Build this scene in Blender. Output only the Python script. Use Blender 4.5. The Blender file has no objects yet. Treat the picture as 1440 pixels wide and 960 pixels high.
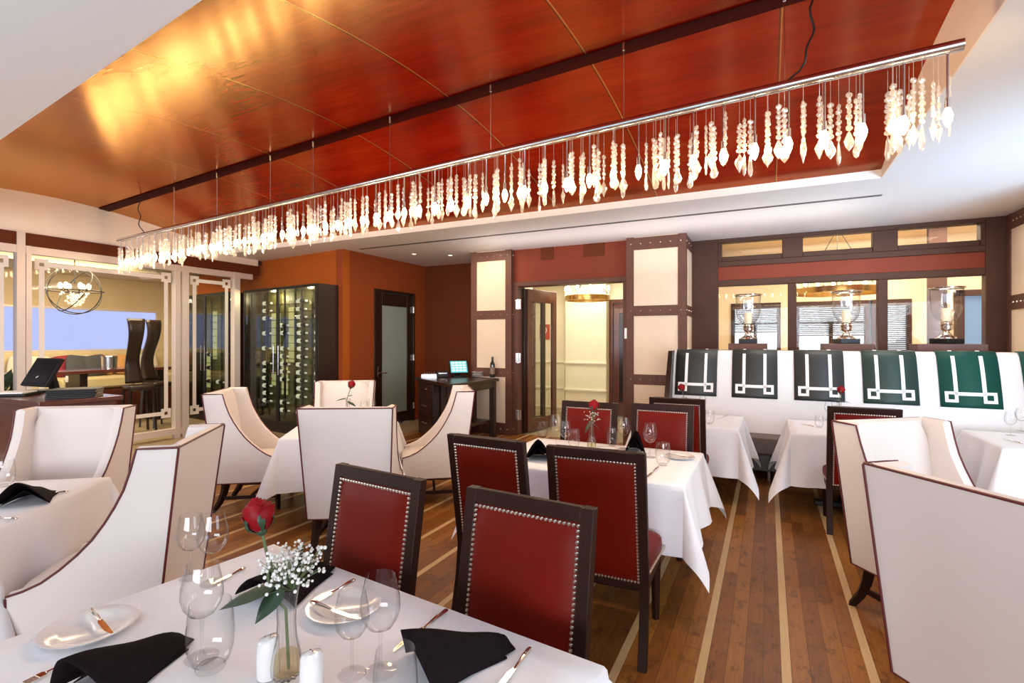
import bpy, math, random
from mathutils import Vector, Matrix
random.seed(7)
SC = bpy.context.scene
COL = SC.collection
PI = math.pi
R = math.radians

# ------------------------------------------------------------------ camera frame (room axes: X along the back wall, Y into the room)
YAW = R(26.5); CA, SA = math.cos(YAW), math.sin(YAW)
F = 722.0; HOR = 478.0; EYE = 1.6
def C2(x, y): return (CA*x - SA*y, SA*x + CA*y)
def P(px, py, z):
    d = (EYE - z)*F/(py - HOR); return Vector((*C2((px-720)/F*d, d), z))
def PVp(px, py, V):
    r = (px-720)/F; d = V/(SA*r + CA); return Vector((*C2(r*d, d), EYE - (py-HOR)/F*d))
def PUp(px, py, U):
    r = (px-720)/F; d = U/(CA*r - SA); return Vector((*C2(r*d, d), EYE - (py-HOR)/F*d))
def face(fx, fy):
    u, v = C2(fx, fy); return math.atan2(v, u) - PI/2

# ------------------------------------------------------------------ mesh builder
class MB:
    def __init__(s): s.v = []; s.f = []
    def add(s, vs, fs, M=None):
        o = len(s.v)
        if M is not None: vs = [tuple(M @ Vector(p)) for p in vs]
        s.v += [tuple(p) for p in vs]; s.f += [tuple(i+o for i in f) for f in fs]; return s
    def box(s, c, d, rz=0, M=None):
        x, y, z = d[0]/2, d[1]/2, d[2]/2
        vs = [(-x,-y,-z),(x,-y,-z),(x,y,-z),(-x,y,-z),(-x,-y,z),(x,-y,z),(x,y,z),(-x,y,z)]
        T = Matrix.Translation(c) @ (M if M is not None else Matrix.Rotation(rz, 4, 'Z'))
        return s.add(vs, [(3,2,1,0),(4,5,6,7),(0,1,5,4),(1,2,6,5),(2,3,7,6),(3,0,4,7)], T)
    def bx(s, x0, x1, y0, y1, z0, z1): return s.box(((x0+x1)/2,(y0+y1)/2,(z0+z1)/2),(abs(x1-x0),abs(y1-y0),abs(z1-z0)))
    def prism(s, poly, z0, z1):
        n = len(poly)
        vs = [(x,y,z0) for x,y in poly] + [(x,y,z1) for x,y in poly]
        a = sum(poly[i][0]*poly[(i+1)%n][1]-poly[(i+1)%n][0]*poly[i][1] for i in range(n))
        fs = [tuple(range(n-1,-1,-1)), tuple(range(n,2*n))] + [(i,(i+1)%n,n+(i+1)%n,n+i) for i in range(n)]
        if a < 0: fs = [tuple(reversed(f)) for f in fs]
        return s.add(vs, fs)
    def tube(s, pts, r, n=8, cap=True, flat=1.0):
        pts = [Vector(p) for p in pts]; m = len(pts)
        rs = r if isinstance(r, (list,tuple)) else [r]*m
        vs = []; ref = None
        for i, p in enumerate(pts):
            t = (pts[min(i+1,m-1)] - pts[max(i-1,0)]).normalized()
            if ref is None:
                ref = Vector((0,0,1)) if abs(t.z) < .9 else Vector((1,0,0))
            a = (ref - t*ref.dot(t))
            if a.length < 1e-5: a = t.orthogonal()
            a.normalize(); b = t.cross(a); ref = a
            for k in range(n):
                w = 2*PI*k/n
                vs.append(p + a*math.cos(w)*rs[i]*flat + b*math.sin(w)*rs[i])
        fs = [(i*n+k, i*n+(k+1)%n, (i+1)*n+(k+1)%n, (i+1)*n+k) for i in range(m-1) for k in range(n)]
        if cap: fs += [tuple(range(n-1,-1,-1)), tuple(range((m-1)*n, m*n))]
        return s.add(vs, fs)
    def lathe(s, prof, n=16, c=(0,0,0), M=None, flute=None):
        vs = []; fs = []
        for i, (r, z) in enumerate(prof):
            for k in range(n):
                w = 2*PI*k/n; q = r if not flute else r*(1+flute*math.cos(w*(n//4)))
                vs.append((q*math.cos(w), q*math.sin(w), z))
        for i in range(len(prof)-1):
            for k in range(n): fs.append((i*n+k, i*n+(k+1)%n, (i+1)*n+(k+1)%n, (i+1)*n+k))
        T = Matrix.Translation(c)
        if M is not None: T = T @ M
        return s.add(vs, fs, T)
    def ball(s, c, r, n=8, m=5, sc=(1,1,1), M=None):
        prof = [(max(1e-5,math.sin(PI*i/m)), -math.cos(PI*i/m)) for i in range(m+1)]
        T = Matrix.Diagonal((r*sc[0], r*sc[1], r*sc[2], 1))
        if M is not None: T = M @ T
        return s.lathe(prof, n, c, T)
    def grid(s, fn, nu, nv, closed=False):
        vs = [fn(i/nu, j/nv) for j in range(nv+1) for i in range(nu+1)]
        fs = [(j*(nu+1)+i, j*(nu+1)+i+1, (j+1)*(nu+1)+i+1, (j+1)*(nu+1)+i) for j in range(nv) for i in range(nu)]
        return s.add(vs, fs)
    def mesh(s, name, mat=None, smooth=True, angle=40):
        me = bpy.data.meshes.new(name); me.from_pydata([tuple(p) for p in s.v], [], s.f); me.validate(); me.update()
        if mat: me.materials.append(mat)
        if smooth: me.shade_smooth(); me.set_sharp_from_angle(angle=R(angle))
        return me
    def build(s, name, mat, parent=None, bevel=0, smooth=True, angle=40, solid=0, sub=0, loc=None, rz=0):
        return link(name, s.mesh(name, mat, smooth, angle), parent, bevel, solid, sub, loc, rz)
def link(name, me, parent=None, bevel=0, solid=0, sub=0, loc=None, rz=0):
    o = bpy.data.objects.new(name, me); COL.objects.link(o)
    if parent: o.parent = parent
    if loc is not None: o.location = loc
    if rz: o.rotation_euler = (0,0,rz)
    if solid:
        m = o.modifiers.new('s', 'SOLIDIFY'); m.thickness = solid; m.offset = 0
    if bevel:
        m = o.modifiers.new('b', 'BEVEL'); m.width = bevel; m.segments = 2; m.limit_method = 'ANGLE'; m.angle_limit = R(40)
    if sub:
        m = o.modifiers.new('u', 'SUBSURF'); m.levels = sub; m.render_levels = sub
    return o
def rbox(x, y, z, r=.03, n=3):
    """rounded cushion block centred on the origin, size x y z"""
    b = MB(); K = 3
    def sq(t): return math.copysign(abs(t)**.35, t)
    def fn(u, v):
        a = 2*PI*u; h = PI*(v-.5)
        ca, sa = sq(math.cos(a)), sq(math.sin(a)); ch, sh = abs(math.cos(h))**.3, math.copysign(abs(math.sin(h))**.5, math.sin(h))
        return (x/2*ca*ch, y/2*sa*ch, z/2*sh)
    b.grid(fn, 40, 12); return b
def tag(o, label, cat, group=None):
    o['label'] = label; o['category'] = cat
    if group: o['group'] = group
    return o
def thing(name, label, cat, loc=(0,0,0), rz=0, group=None):
    o = bpy.data.objects.new(name, None); COL.objects.link(o); o.empty_display_size = .1
    o.location = loc; o.rotation_euler = (0,0,rz)
    return tag(o, label, cat, group)
def struct(o): o['kind'] = 'structure'; return o
def stuff(o): o['kind'] = 'stuff'; return o
def kids(o): return [c for c in COL.objects if c.parent == o]
def dup(src, loc, rz, label, group=None):
    r = src.copy(); COL.objects.link(r); r.location = loc; r.rotation_euler = (0,0,rz); r['label'] = label
    if group: r['group'] = group
    for c in kids(src):
        d = c.copy(); COL.objects.link(d); d.parent = r
        for g in kids(c):
            e = g.copy(); COL.objects.link(e); e.parent = d
    return r

# ------------------------------------------------------------------ materials
class NT:
    def __init__(s, name):
        s.m = bpy.data.materials.new(name); s.m.use_nodes = True; s.t = s.m.node_tree; s.t.nodes.clear()
        s.out = s.t.nodes.new('ShaderNodeOutputMaterial')
    def n(s, kind, **kw):
        x = s.t.nodes.new(kind)
        for k, v in kw.items():
            if k.startswith('i_'):
                key = k[2:]; key = int(key) if key.isdigit() else key.replace('_',' ')
                s.set(x.inputs[key], v)
            else: setattr(x, k, v)
        return x
    def set(s, inp, v):
        if hasattr(v, 'is_output') or isinstance(v, bpy.types.NodeSocket): s.t.links.new(v, inp)
        else: inp.default_value = v
    def math(s, op, a, b=None, c=None):
        x = s.t.nodes.new('ShaderNodeMath'); x.operation = op; s.set(x.inputs[0], a)
        if b is not None: s.set(x.inputs[1], b)
        if c is not None: s.set(x.inputs[2], c)
        return x.outputs[0]
    def mix(s, f, a, b, blend='MIX'):
        x = s.t.nodes.new('ShaderNodeMix'); x.data_type = 'RGBA'; x.blend_type = blend
        s.set(x.inputs[0], f); s.set(x.inputs[6], a); s.set(x.inputs[7], b); return x.outputs[2]
    def coord(s, scale=(1,1,1), kind='Object'):
        c = s.n('ShaderNodeTexCoord'); m = s.n('ShaderNodeMapping'); m.inputs['Scale'].default_value = scale
        s.t.links.new(c.outputs[kind], m.inputs[0]); return m.outputs[0]
    def noise(s, vec, scale=5, detail=4, rough=.55, col=False):
        x = s.n('ShaderNodeTexNoise'); s.t.links.new(vec, x.inputs['Vector'])
        x.inputs['Scale'].default_value = scale; x.inputs['Detail'].default_value = detail; x.inputs['Roughness'].default_value = rough
        return x.outputs['Color' if col else 'Fac']
    def ramp(s, fac, stops):
        x = s.n('ShaderNodeValToRGB'); s.t.links.new(fac, x.inputs[0]); e = x.color_ramp.elements
        while len(e) < len(stops): e.new(.5)
        for q, (p, c) in zip(e, stops): q.position = p; q.color = (*c, 1) if len(c) == 3 else c
        return x.outputs[0]
    def bump(s, h, strength=.2, dist=.01):
        x = s.n('ShaderNodeBump'); x.inputs['Strength'].default_value = strength; x.inputs['Distance'].default_value = dist
        s.t.links.new(h, x.inputs['Height']); return x.outputs[0]
    def pbsdf(s, **kw):
        x = s.n('ShaderNodeBsdfPrincipled')
        for k, v in kw.items(): s.set(x.inputs[k.replace('_',' ')], v)
        s.t.links.new(x.outputs[0], s.out.inputs[0]); return x
def c4(c): return (*c, 1)
def mat(name, col, rough=.5, metal=0, var=.0, vscale=8, bump=0, bscale=200, emit=0, ecol=None, coat=0, sheen=0, stretch=(1,1,1), spec=.5):
    t = NT(name); kw = dict(Roughness=rough, Metallic=metal, Specular_IOR_Level=spec)
    base = c4(col)
    v = t.coord(stretch)
    if var:
        f = t.noise(v, vscale, 5)
        base = t.mix(f, c4([min(1,x*(1+var)) for x in col]), c4([x*(1-var) for x in col]))
    kw['Base_Color'] = base
    if bump: kw['Normal'] = t.bump(t.noise(v, bscale, 3), bump, .004)
    if emit: kw['Emission_Color'] = c4(ecol or col); kw['Emission_Strength'] = emit
    if coat: kw['Coat_Weight'] = coat; kw['Coat_Roughness'] = .12
    if sheen: kw['Sheen_Weight'] = sheen; kw['Sheen_Roughness'] = .4
    t.pbsdf(**kw); return t.m
def thin_glass(name, tint=(.99,.99,.99), refl=1.0, edge=(.75,.78,.78), rough=.02, base=.04):
    t = NT(name)
    lw = t.n('ShaderNodeLayerWeight'); lw.inputs['Blend'].default_value = .35
    tr = t.n('ShaderNodeBsdfTransparent'); t.set(tr.inputs[0], t.mix(t.math('POWER', lw.outputs['Facing'], 2.2), c4(tint), c4(edge)))
    gl = t.n('ShaderNodeBsdfGlossy'); gl.inputs['Roughness'].default_value = rough
    f = t.math('MULTIPLY_ADD', t.math('POWER', lw.outputs['Facing'], 3.0), .75*refl, base)
    mx = t.n('ShaderNodeMixShader'); t.t.links.new(f, mx.inputs[0]); t.t.links.new(tr.outputs[0], mx.inputs[1]); t.t.links.new(gl.outputs[0], mx.inputs[2])
    t.t.links.new(mx.outputs[0], t.out.inputs[0]); return t.m
def emis(name, col, s):
    t = NT(name); e = t.n('ShaderNodeEmission'); e.inputs[0].default_value = c4(col); e.inputs[1].default_value = s
    t.t.links.new(e.outputs[0], t.out.inputs[0]); return t.m

M = {}
def floor_material():
    t = NT('striped_wood_floor'); v = t.coord(); sx = t.n('ShaderNodeSeparateXYZ'); t.t.links.new(v, sx.inputs[0]); X, Y = sx.outputs[0], sx.outputs[1]
    u = t.math('DIVIDE', t.math('SUBTRACT', X, .08), .37)
    fr = t.math('ABSOLUTE', t.math('SUBTRACT', t.math('FRACT', t.math('ADD', u, .5)), .5))
    stripe = t.math('LESS_THAN', fr, .056)
    q4 = t.math('MULTIPLY', t.math('DIVIDE', t.math('SUBTRACT', t.math('FRACT', u), .0567), .8866), 4.0); u4 = t.math('MAXIMUM', t.math('MINIMUM', q4, 3.999), 0.0); pid = t.math('ADD', t.math('MULTIPLY', t.math('FLOOR', u), 4.0), t.math('FLOOR', u4))
    wn = t.n('ShaderNodeTexWhiteNoise', noise_dimensions='1D'); t.t.links.new(pid, wn.inputs['W'])
    yy = t.math('ADD', t.math('DIVIDE', Y, 1.3), t.math('MULTIPLY', wn.outputs[0], 7.0)); yid = t.math('FLOOR', yy)
    cb = t.n('ShaderNodeCombineXYZ'); t.t.links.new(pid, cb.inputs[0]); t.t.links.new(yid, cb.inputs[1])
    w2 = t.n('ShaderNodeTexWhiteNoise', noise_dimensions='3D'); t.t.links.new(cb.outputs[0], w2.inputs['Vector'])
    grain = t.noise(t.coord((26,1.6,1)), 3.0, 8, .65)
    wear = t.noise(v, 2.2, 6, .6)
    base = t.ramp(t.math('ADD', t.math('MULTIPLY_ADD', w2.outputs[0], .36, .12), t.math('MULTIPLY', grain, .48)), [(.12,(.055,.016,.004)),(.5,(.20,.068,.013)),(.92,(.46,.20,.038))])
    base = t.mix(t.math('MULTIPLY', t.ramp(wear,[(.42,(0,0,0)),(.7,(1,1,1))]), .45), base, c4((.27,.10,.03)))
    scr = t.ramp(t.noise(t.coord((5,2.4,1)), 3, 10, .78), [(.53,(0,0,0)),(.61,(1,1,1))])
    base = t.mix(t.math('MULTIPLY', scr, .55), base, c4((.035,.015,.008)))
    st = t.mix(grain, c4((.62,.43,.22)), c4((.44,.27,.12)))
    base = t.mix(stripe, base, st)
    e1 = t.math('LESS_THAN', t.math('ABSOLUTE', t.math('SUBTRACT', t.math('FRACT', u4), .0)), .03)
    e2 = t.math('LESS_THAN', t.math('FRACT', yy), .003)
    seam = t.math('MULTIPLY', t.math('MAXIMUM', e1, e2), t.math('SUBTRACT', 1.0, stripe))
    base = t.mix(t.math('MULTIPLY', seam, .7), base, c4((.02,.008,.004)))
    rg = t.math('MULTIPLY_ADD', grain, .22, .24)
    t.pbsdf(Base_Color=base, Roughness=rg, Specular_IOR_Level=.22, Normal=t.bump(t.math('SUBTRACT', grain, t.math('MULTIPLY', seam, 2.0)), .12, .004)); return t.m
def ceiling_material():
    t = NT('lacquered_red_ceiling'); v = t.coord(); sx = t.n('ShaderNodeSeparateXYZ'); t.t.links.new(v, sx.inputs[0]); X, Y = sx.outputs[0], sx.outputs[1]
    n1 = t.noise(t.coord((.5,1.6,1)), 1.6, 6, .6); n2 = t.noise(t.coord((1.0,14,1)), 2.0, 6, .7)
    base = t.ramp(t.math('ADD', t.math('MULTIPLY', n1, .7), t.math('MULTIPLY', n2, .3)), [(.3,(.14,.003,.0015)),(.52,(.30,.008,.002)),(.72,(.38,.030,.005))])
    f = t.math('FRACT', t.math('DIVIDE', t.math('ADD', X, 20.0), 1.18))
    seam = t.math('LESS_THAN', f, .008)
    lit = t.math('LESS_THAN', t.math('ABSOLUTE', t.math('SUBTRACT', f, .013)), .004)  # pale highlight line painted beside each dark seam
    base = t.mix(t.math('MULTIPLY', seam, .75), base, c4((.05,.012,.006)))
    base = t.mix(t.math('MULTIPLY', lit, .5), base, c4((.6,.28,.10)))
    df = t.n('ShaderNodeBsdfDiffuse'); t.set(df.inputs[0], base)
    gl = t.n('ShaderNodeBsdfGlossy'); gl.inputs[0].default_value = (1,.68,.32,1); t.set(gl.inputs['Roughness'], t.math('MULTIPLY_ADD', n2, .12, .13))
    lw = t.n('ShaderNodeLayerWeight'); lw.inputs['Blend'].default_value = .5
    f = t.math('MULTIPLY_ADD', t.math('POWER', lw.outputs['Facing'], 4.0), 1.25, .035)
    mx = t.n('ShaderNodeMixShader'); t.t.links.new(f, mx.inputs[0]); t.t.links.new(df.outputs[0], mx.inputs[1]); t.t.links.new(gl.outputs[0], mx.inputs[2])
    t.t.links.new(mx.outputs[0], t.out.inputs[0]); return t.m
def panel_material():
    t = NT('crystal'); lw = t.n('ShaderNodeLayerWeight'); lw.inputs['Blend'].default_value = .5
    tr = t.n('ShaderNodeBsdfTransparent'); tr.inputs[0].default_value = (.93,.9,.86,1)
    gl = t.n('ShaderNodeBsdfGlossy'); gl.inputs['Roughness'].default_value = .03; gl.inputs[0].default_value = (1,.97,.92,1)
    tl = t.n('ShaderNodeBsdfTranslucent'); tl.inputs[0].default_value = (1,.93,.82,1)
    m1 = t.n('ShaderNodeMixShader'); m1.inputs[0].default_value = .20; t.t.links.new(tr.outputs[0], m1.inputs[1]); t.t.links.new(tl.outputs[0], m1.inputs[2])
    f = t.math('MULTIPLY_ADD', t.math('POWER', lw.outputs['Facing'], 1.4), .7, .16)
    m2 = t.n('ShaderNodeMixShader'); t.t.links.new(f, m2.inputs[0]); t.t.links.new(m1.outputs[0], m2.inputs[1]); t.t.links.new(gl.outputs[0], m2.inputs[2])
    em = t.n('ShaderNodeEmission'); em.inputs[0].default_value = (1,.88,.72,1); em.inputs[1].default_value = .10  # warm glow added to the crystals themselves, imitating light caught from the bulbs
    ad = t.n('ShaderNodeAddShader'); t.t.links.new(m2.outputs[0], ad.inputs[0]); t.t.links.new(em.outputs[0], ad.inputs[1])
    t.t.links.new(ad.outputs[0], t.out.inputs[0]); return t.m
def cloth_material(name, col):
    t = NT(name); v = t.coord((1,1,1))
    w = t.noise(v, 6, 4); th = t.noise(t.coord((400,400,400)), 1, 2)
    t.pbsdf(Base_Color=t.mix(w, c4(col), c4([x*.96 for x in col])), Roughness=.8, Sheen_Weight=.15, Normal=t.bump(t.math('ADD', t.math('MULTIPLY', w, 1.0), t.math('MULTIPLY', th, .05)), .25, .02)); return t.m
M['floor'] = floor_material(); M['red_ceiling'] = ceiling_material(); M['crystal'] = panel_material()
M['linen'] = cloth_material('white_linen', (.80,.79,.82))
M['beige_floor'] = mat('beige_stone', (.36,.27,.16), .35, var=.2, vscale=3)
M['white'] = mat('white_plaster', (.84,.81,.79), .6, var=.03, vscale=2)
M['peach'] = mat('peach_plaster', (.90,.76,.63), .6, var=.05, vscale=2)
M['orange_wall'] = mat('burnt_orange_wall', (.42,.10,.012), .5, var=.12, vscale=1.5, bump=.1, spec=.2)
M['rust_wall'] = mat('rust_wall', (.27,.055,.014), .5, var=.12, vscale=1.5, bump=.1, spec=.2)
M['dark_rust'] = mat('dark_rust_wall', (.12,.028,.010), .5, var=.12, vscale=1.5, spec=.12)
M['tan_trim'] = mat('brown_leather_strap', (.125,.052,.036), .45, var=.15, vscale=6, bump=.1, spec=.25)
M['panel'] = mat('cream_panel', (.80,.63,.46), .55, var=.05, vscale=3)
M['brown_frame'] = mat('dark_brown_frame', (.070,.030,.018), .5, var=.15, vscale=5, spec=.2)
M['band_red'] = mat('brick_red_band', (.21,.040,.020), .5, var=.1, vscale=3, spec=.15)
M['dark_wood'] = mat('espresso_wood', (.022,.010,.006), .3, var=.35, vscale=9, stretch=(1,1,.2))
M['mid_wood'] = mat('mahogany_wood', (.10,.026,.016), .25, var=.35, vscale=7, stretch=(1,5,1), coat=.5)
M['frame_wood'] = mat('chair_frame_wood', (.022,.008,.005), .42, var=.35, vscale=9, stretch=(1,1,.2), spec=.16)
M['red_velvet'] = mat('oxblood_leather', (.13,.006,.002), .42, var=.25, vscale=5, bump=.06, bscale=60, spec=.12)
M['stud'] = mat('nailhead_metal', (.80,.72,.62), .28, 1.0)
M['cream'] = mat('cream_upholstery', (.72,.65,.61), .55, var=.04, vscale=4, bump=.04, bscale=40)
M['piping'] = mat('maroon_piping', (.10,.010,.010), .5)
M['steel'] = mat('brushed_steel', (.72,.70,.70), .22, 1.0)
M['chrome'] = mat('polished_silver', (.85,.80,.74), .10, 1.0)
M['knife'] = mat('cutlery_steel', (.80,.72,.62), .12, 1.0)
M['china'] = mat('white_china', (.76,.74,.73), .15, coat=.5)
M['napkin'] = mat('black_napkin', (.010,.006,.007), .85, var=.3, vscale=40, bump=.2, bscale=300, spec=.08)
M['black'] = mat('black_plastic', (.010,.009,.009), .4, spec=.25)
M['dark_metal'] = mat('dark_metal', (.03,.027,.025), .4, .6)
M['alu'] = mat('pale_metal_frame', (.72,.62,.57), .4, .2)
M['decal'] = mat('frosted_decal', (.80,.74,.68), .6)
M['glass'] = thin_glass('stemware_glass', edge=(.50,.51,.51), refl=1.35, base=.06)
M['stem_glass'] = thin_glass('stem_glass', tint=(.985,.985,.985), edge=(.60,.60,.60), refl=.6, base=.03)
M['vase_glass'] = thin_glass('vase_glass', tint=(.95,.95,.94), edge=(.16,.15,.15), refl=1.2, base=.06)
M['urn_glass'] = thin_glass('urn_glass', tint=(.96,.96,.96), edge=(.42,.42,.42), refl=1.2, base=.12)
M['window_glass'] = thin_glass('window_glass', edge=(.8,.82,.8), refl=.8, base=.012)
M['cab_glass'] = thin_glass('cabinet_glass', tint=(.86,.9,.84), edge=(.7,.72,.68), refl=.8, base=.04)
M['track'] = mat('dark_red_track', (.05,.004,.002), .6, spec=.05)
M['frosted'] = mat('frosted_pane', (.26,.30,.27), .35, var=.1, vscale=2)
M['bulb'] = emis('warm_bulb', (1,.70,.38), 95)
M['bulb2'] = emis('warm_bulb_far', (1,.80,.5), 6)
M['rose'] = mat('red_petal', (.24,.001,.006), .5, var=.4, vscale=25, spec=.2)
M['leaf'] = mat('dark_leaf', (.022,.050,.022), .45, var=.3, vscale=25, bump=.2, bscale=60)
M['stem'] = mat('green_stem', (.10,.14,.05), .5, var=.2)
M['blossom'] = mat('white_blossom', (.74,.73,.69), .7)
M['bench_white'] = mat('white_vinyl', (.77,.74,.73), .45, var=.03, vscale=3)
M['bench_dark'] = mat('dark_brown_vinyl', (.075,.043,.028), .4, var=.15, vscale=5)
M['green'] = mat('green_panel', (.006,.060,.045), .5, var=.15, vscale=4, spec=.2)
M['charcoal'] = mat('charcoal_panel', (.028,.030,.029), .5, var=.15, vscale=4)
M['mid_green'] = mat('dark_green_panel', (.016,.040,.034), .5, var=.15, vscale=4)
M['ribbon'] = mat('white_ribbon', (.85,.83,.80), .6)
M['wine_dark'] = mat('dark_bottle_glass', (.010,.012,.008), .12, coat=.5)
M['label_white'] = mat('pale_bottle_label', (.85,.82,.76), .6, emit=.35, ecol=(1,.95,.85))  # slight glow put into labels and capsules to brighten them
M['label_red'] = mat('red_capsule', (.35,.03,.03), .4)
M['cab_back'] = mat('olive_backlit_panel', (.16,.15,.05), .5, var=.5, vscale=2.5)
M['cab_lit'] = mat('pale_lit_panel', (.55,.5,.25), .5, emit=.35, ecol=(.8,.75,.35))  # glow stands in for brightness seen through the cabinet back
M['hall_wall'] = mat('pale_yellow_wall', (.82,.75,.55), .6, var=.04)
M['hall_trim'] = mat('cream_moulding', (.85,.79,.62), .5)
M['room_wall'] = mat('pale_cream_wall', (.84,.66,.42), .6, var=.05)
M['brass'] = mat('brass', (.55,.33,.10), .25, 1.0)
M['candle'] = mat('ivory_wax', (.86,.74,.50), .5, emit=.15)
M['sky_pane'] = emis('daylit_pane', (.52,.60,1.0), .85)
M['day_pane'] = emis('bright_outdoors', (.86,.95,1.0), 1.25)
M['blind'] = mat('dark_blind_slat', (.09,.065,.055), .5)
M['screen'] = mat('dark_screen', (.012,.009,.012), .15)
M['screen_lit'] = mat('lit_touch_screen', (.05,.25,.28), .3, emit=.7, ecol=(.15,.55,.60))
M['screen_row'] = mat('pale_screen_row', (.5,.8,.8), .3, emit=.8, ecol=(.6,.9,.9))
M['lounge_wall'] = mat('straw_lounge_wall', (.66,.50,.28), .6, var=.08)
M['lounge_ceiling'] = mat('pale_lounge_ceiling', (.62,.52,.32), .6)
M['lounge_dark'] = mat('dark_lounge_ceiling', (.06,.04,.035), .5)
M['sofa'] = mat('straw_upholstery', (.62,.50,.28), .7)
M['cushion_grey'] = mat('slate_cushion', (.07,.07,.075), .8)
M['cushion_cream'] = mat('cream_cushion', (.72,.62,.50), .8)
M['cushion_orange'] = mat('orange_cushion', (.62,.30,.10), .8)
M['cushion_red'] = mat('crimson_cushion', (.30,.02,.03), .8)
M['sign_red'] = mat('red_sign', (.45,.06,.03), .5)
M['silver_box'] = mat('pale_switch_plate', (.85,.82,.80), .4)
# ================================================================== THE SETTING
ZS = 3.12            # underside of the white soffits
TU0, TU1, TV1 = -8.7, .95, 5.85
def vault(V): return 3.2 + .34*max(0, math.sin(PI*(V-.95)/(TV1-.95)))
def near_edge(U): return 1.43 - .108*(U+2.2)     # inner edge of the near soffit

# floor
b = MB(); b.bx(-5.55, 4.6, -1.2, 7.9, -.1, 0); struct(b.build('floor', M['floor']))
b = MB(); b.bx(-15, -5.55, -1.2, 7.9, -.1, 0); b.bx(-15, 4.6, 7.9, 13, -.1, 0); struct(b.build('floor_stone', M['beige_floor']))
# vaulted red ceiling
b = MB(); b.grid(lambda u, v: (TU0 + u*(TU1-TU0), .95 + v*(TV1-.95), vault(.95 + v*(TV1-.95))), 1, 40)
o = b.build('ceiling', M['red_ceiling'], angle=60); struct(o)
# dark lighting track let into the vault
b = MB(); b.grid(lambda u, v: (TU0 + u*(TU1-TU0), 3.99 + .14*v - .84*u, vault(3.99 + .14*v - .84*u) - .010), 8, 2)
struct(b.build('trim_ceiling_track', M['track']))
# soffits
b = MB(); b.bx(TU0-.15, TU1, TV1, 8.75, ZS, 3.35); struct(b.build('ceiling_soffit_back', M['white']))
b = MB(); b.prism([(TU0-.15, -1.2), (TU1, -1.2), (TU1, near_edge(TU1)), (TU0-.15, near_edge(TU0-.15))], ZS, 3.19); struct(b.build('ceiling_soffit_front', M['white']))
b = MB(); b.bx(TU1+.012, 4.6, -1.2, TV1, ZS, 3.35); b.bx(TU1, 4.6, TV1, 8.75, ZS, 3.35); struct(b.build('ceiling_soffit_side', M['white']))
b = MB(); b.bx(TU1, TU1+.012, near_edge(TU1), TV1, ZS, 3.75); struct(b.build('wall_tray_side', M['peach']))
b = MB(); b.bx(TU0-.15, TU0, 1.0, 6.6, 3.0, 3.8); struct(b.build('wall_tray_end', M['peach']))
# slot diffuser in the back soffit
b = MB(); b.bx(-6.1, 1.07, 6.52, 6.535, ZS-.004, ZS+.01); b.bx(-6.1, 1.07, 6.56, 6.575, ZS-.004, ZS+.01); struct(b.build('trim_slot_diffuser', M['dark_metal'], smooth=False))
# recessed downlights
for U, V in ((-5.6, 7.35), (-5.1, 7.75)):
    t = thing('downlight', 'small recessed round downlight in the white soffit ' + ('farther from the frosted door' if U > -5.3 else 'nearer the frosted door'), 'ceiling light', (U, V, ZS))
    MB().lathe([(.035,.004),(.04,-.006),(.055,-.006),(.06,0)], 20).build('trim_ring', M['alu'], t)
    MB().lathe([(.0001,-.001),(.036,-.001)], 16).build('lens', M['bulb2'], t)

# --- side wall beside the wine cabinets (turned a few degrees), frosted-door wall, back wall
b = MB(); dx, dy = -.991, .13
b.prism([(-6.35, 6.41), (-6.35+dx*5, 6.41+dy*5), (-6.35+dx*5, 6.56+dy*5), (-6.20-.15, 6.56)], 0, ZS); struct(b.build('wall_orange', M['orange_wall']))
D1a, D1b, DH = 7.16, 8.34, 2.53
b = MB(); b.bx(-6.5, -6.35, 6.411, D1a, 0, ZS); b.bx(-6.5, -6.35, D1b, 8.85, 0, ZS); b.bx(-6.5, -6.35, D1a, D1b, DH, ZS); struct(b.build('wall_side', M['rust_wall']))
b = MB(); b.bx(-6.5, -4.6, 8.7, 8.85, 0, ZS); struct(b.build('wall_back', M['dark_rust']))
# frosted door
fr = MB(); fr.bx(-6.46,-6.33, D1a, D1a+.05, 0, DH); fr.bx(-6.46,-6.33, D1b-.05, D1b, 0, DH); fr.bx(-6.46,-6.33, D1a+.05, D1b-.05, DH-.05, DH)
door = struct(fr.build('door_1', M['dark_wood'], bevel=.004))
b = MB(); y0, y1 = D1a+.055, D1b-.055
b.bx(-6.40,-6.35, y0, y0+.17, .02, DH-.055); b.bx(-6.40,-6.35, y1-.17, y1, .02, DH-.055); b.bx(-6.40,-6.35, y0+.17, y1-.17, DH-.29, DH-.055); b.bx(-6.40,-6.35, y0+.17, y1-.17, .02, .22)
leaf = b.build('door_leaf', M['dark_wood'], door, bevel=.004)
MB().bx(-6.385,-6.365, y0+.17, y1-.17, .22, DH-.29).build('pane', M['frosted'], leaf)
b = MB(); b.tube([(-6.345, y0+.08, 1.0), (-6.29, y0+.08, 1.0), (-6.285, y0+.10, 1.0), (-6.285, y0+.22, .995)], .011, 8); b.box((-6.347, y0+.08, 1.02), (.008, .05, .20)); b.build('door_handle', M['chrome'], leaf)
for z in (.3, 1.25, 2.2):
    b = MB(); b.box((-6.335, y1+.01, z), (.012, .07, .12)); b.tube([(-6.325, y1+.01, z-.06), (-6.325, y1+.01, z+.06)], .012); b.build('hinge', M['steel'], leaf)

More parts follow.
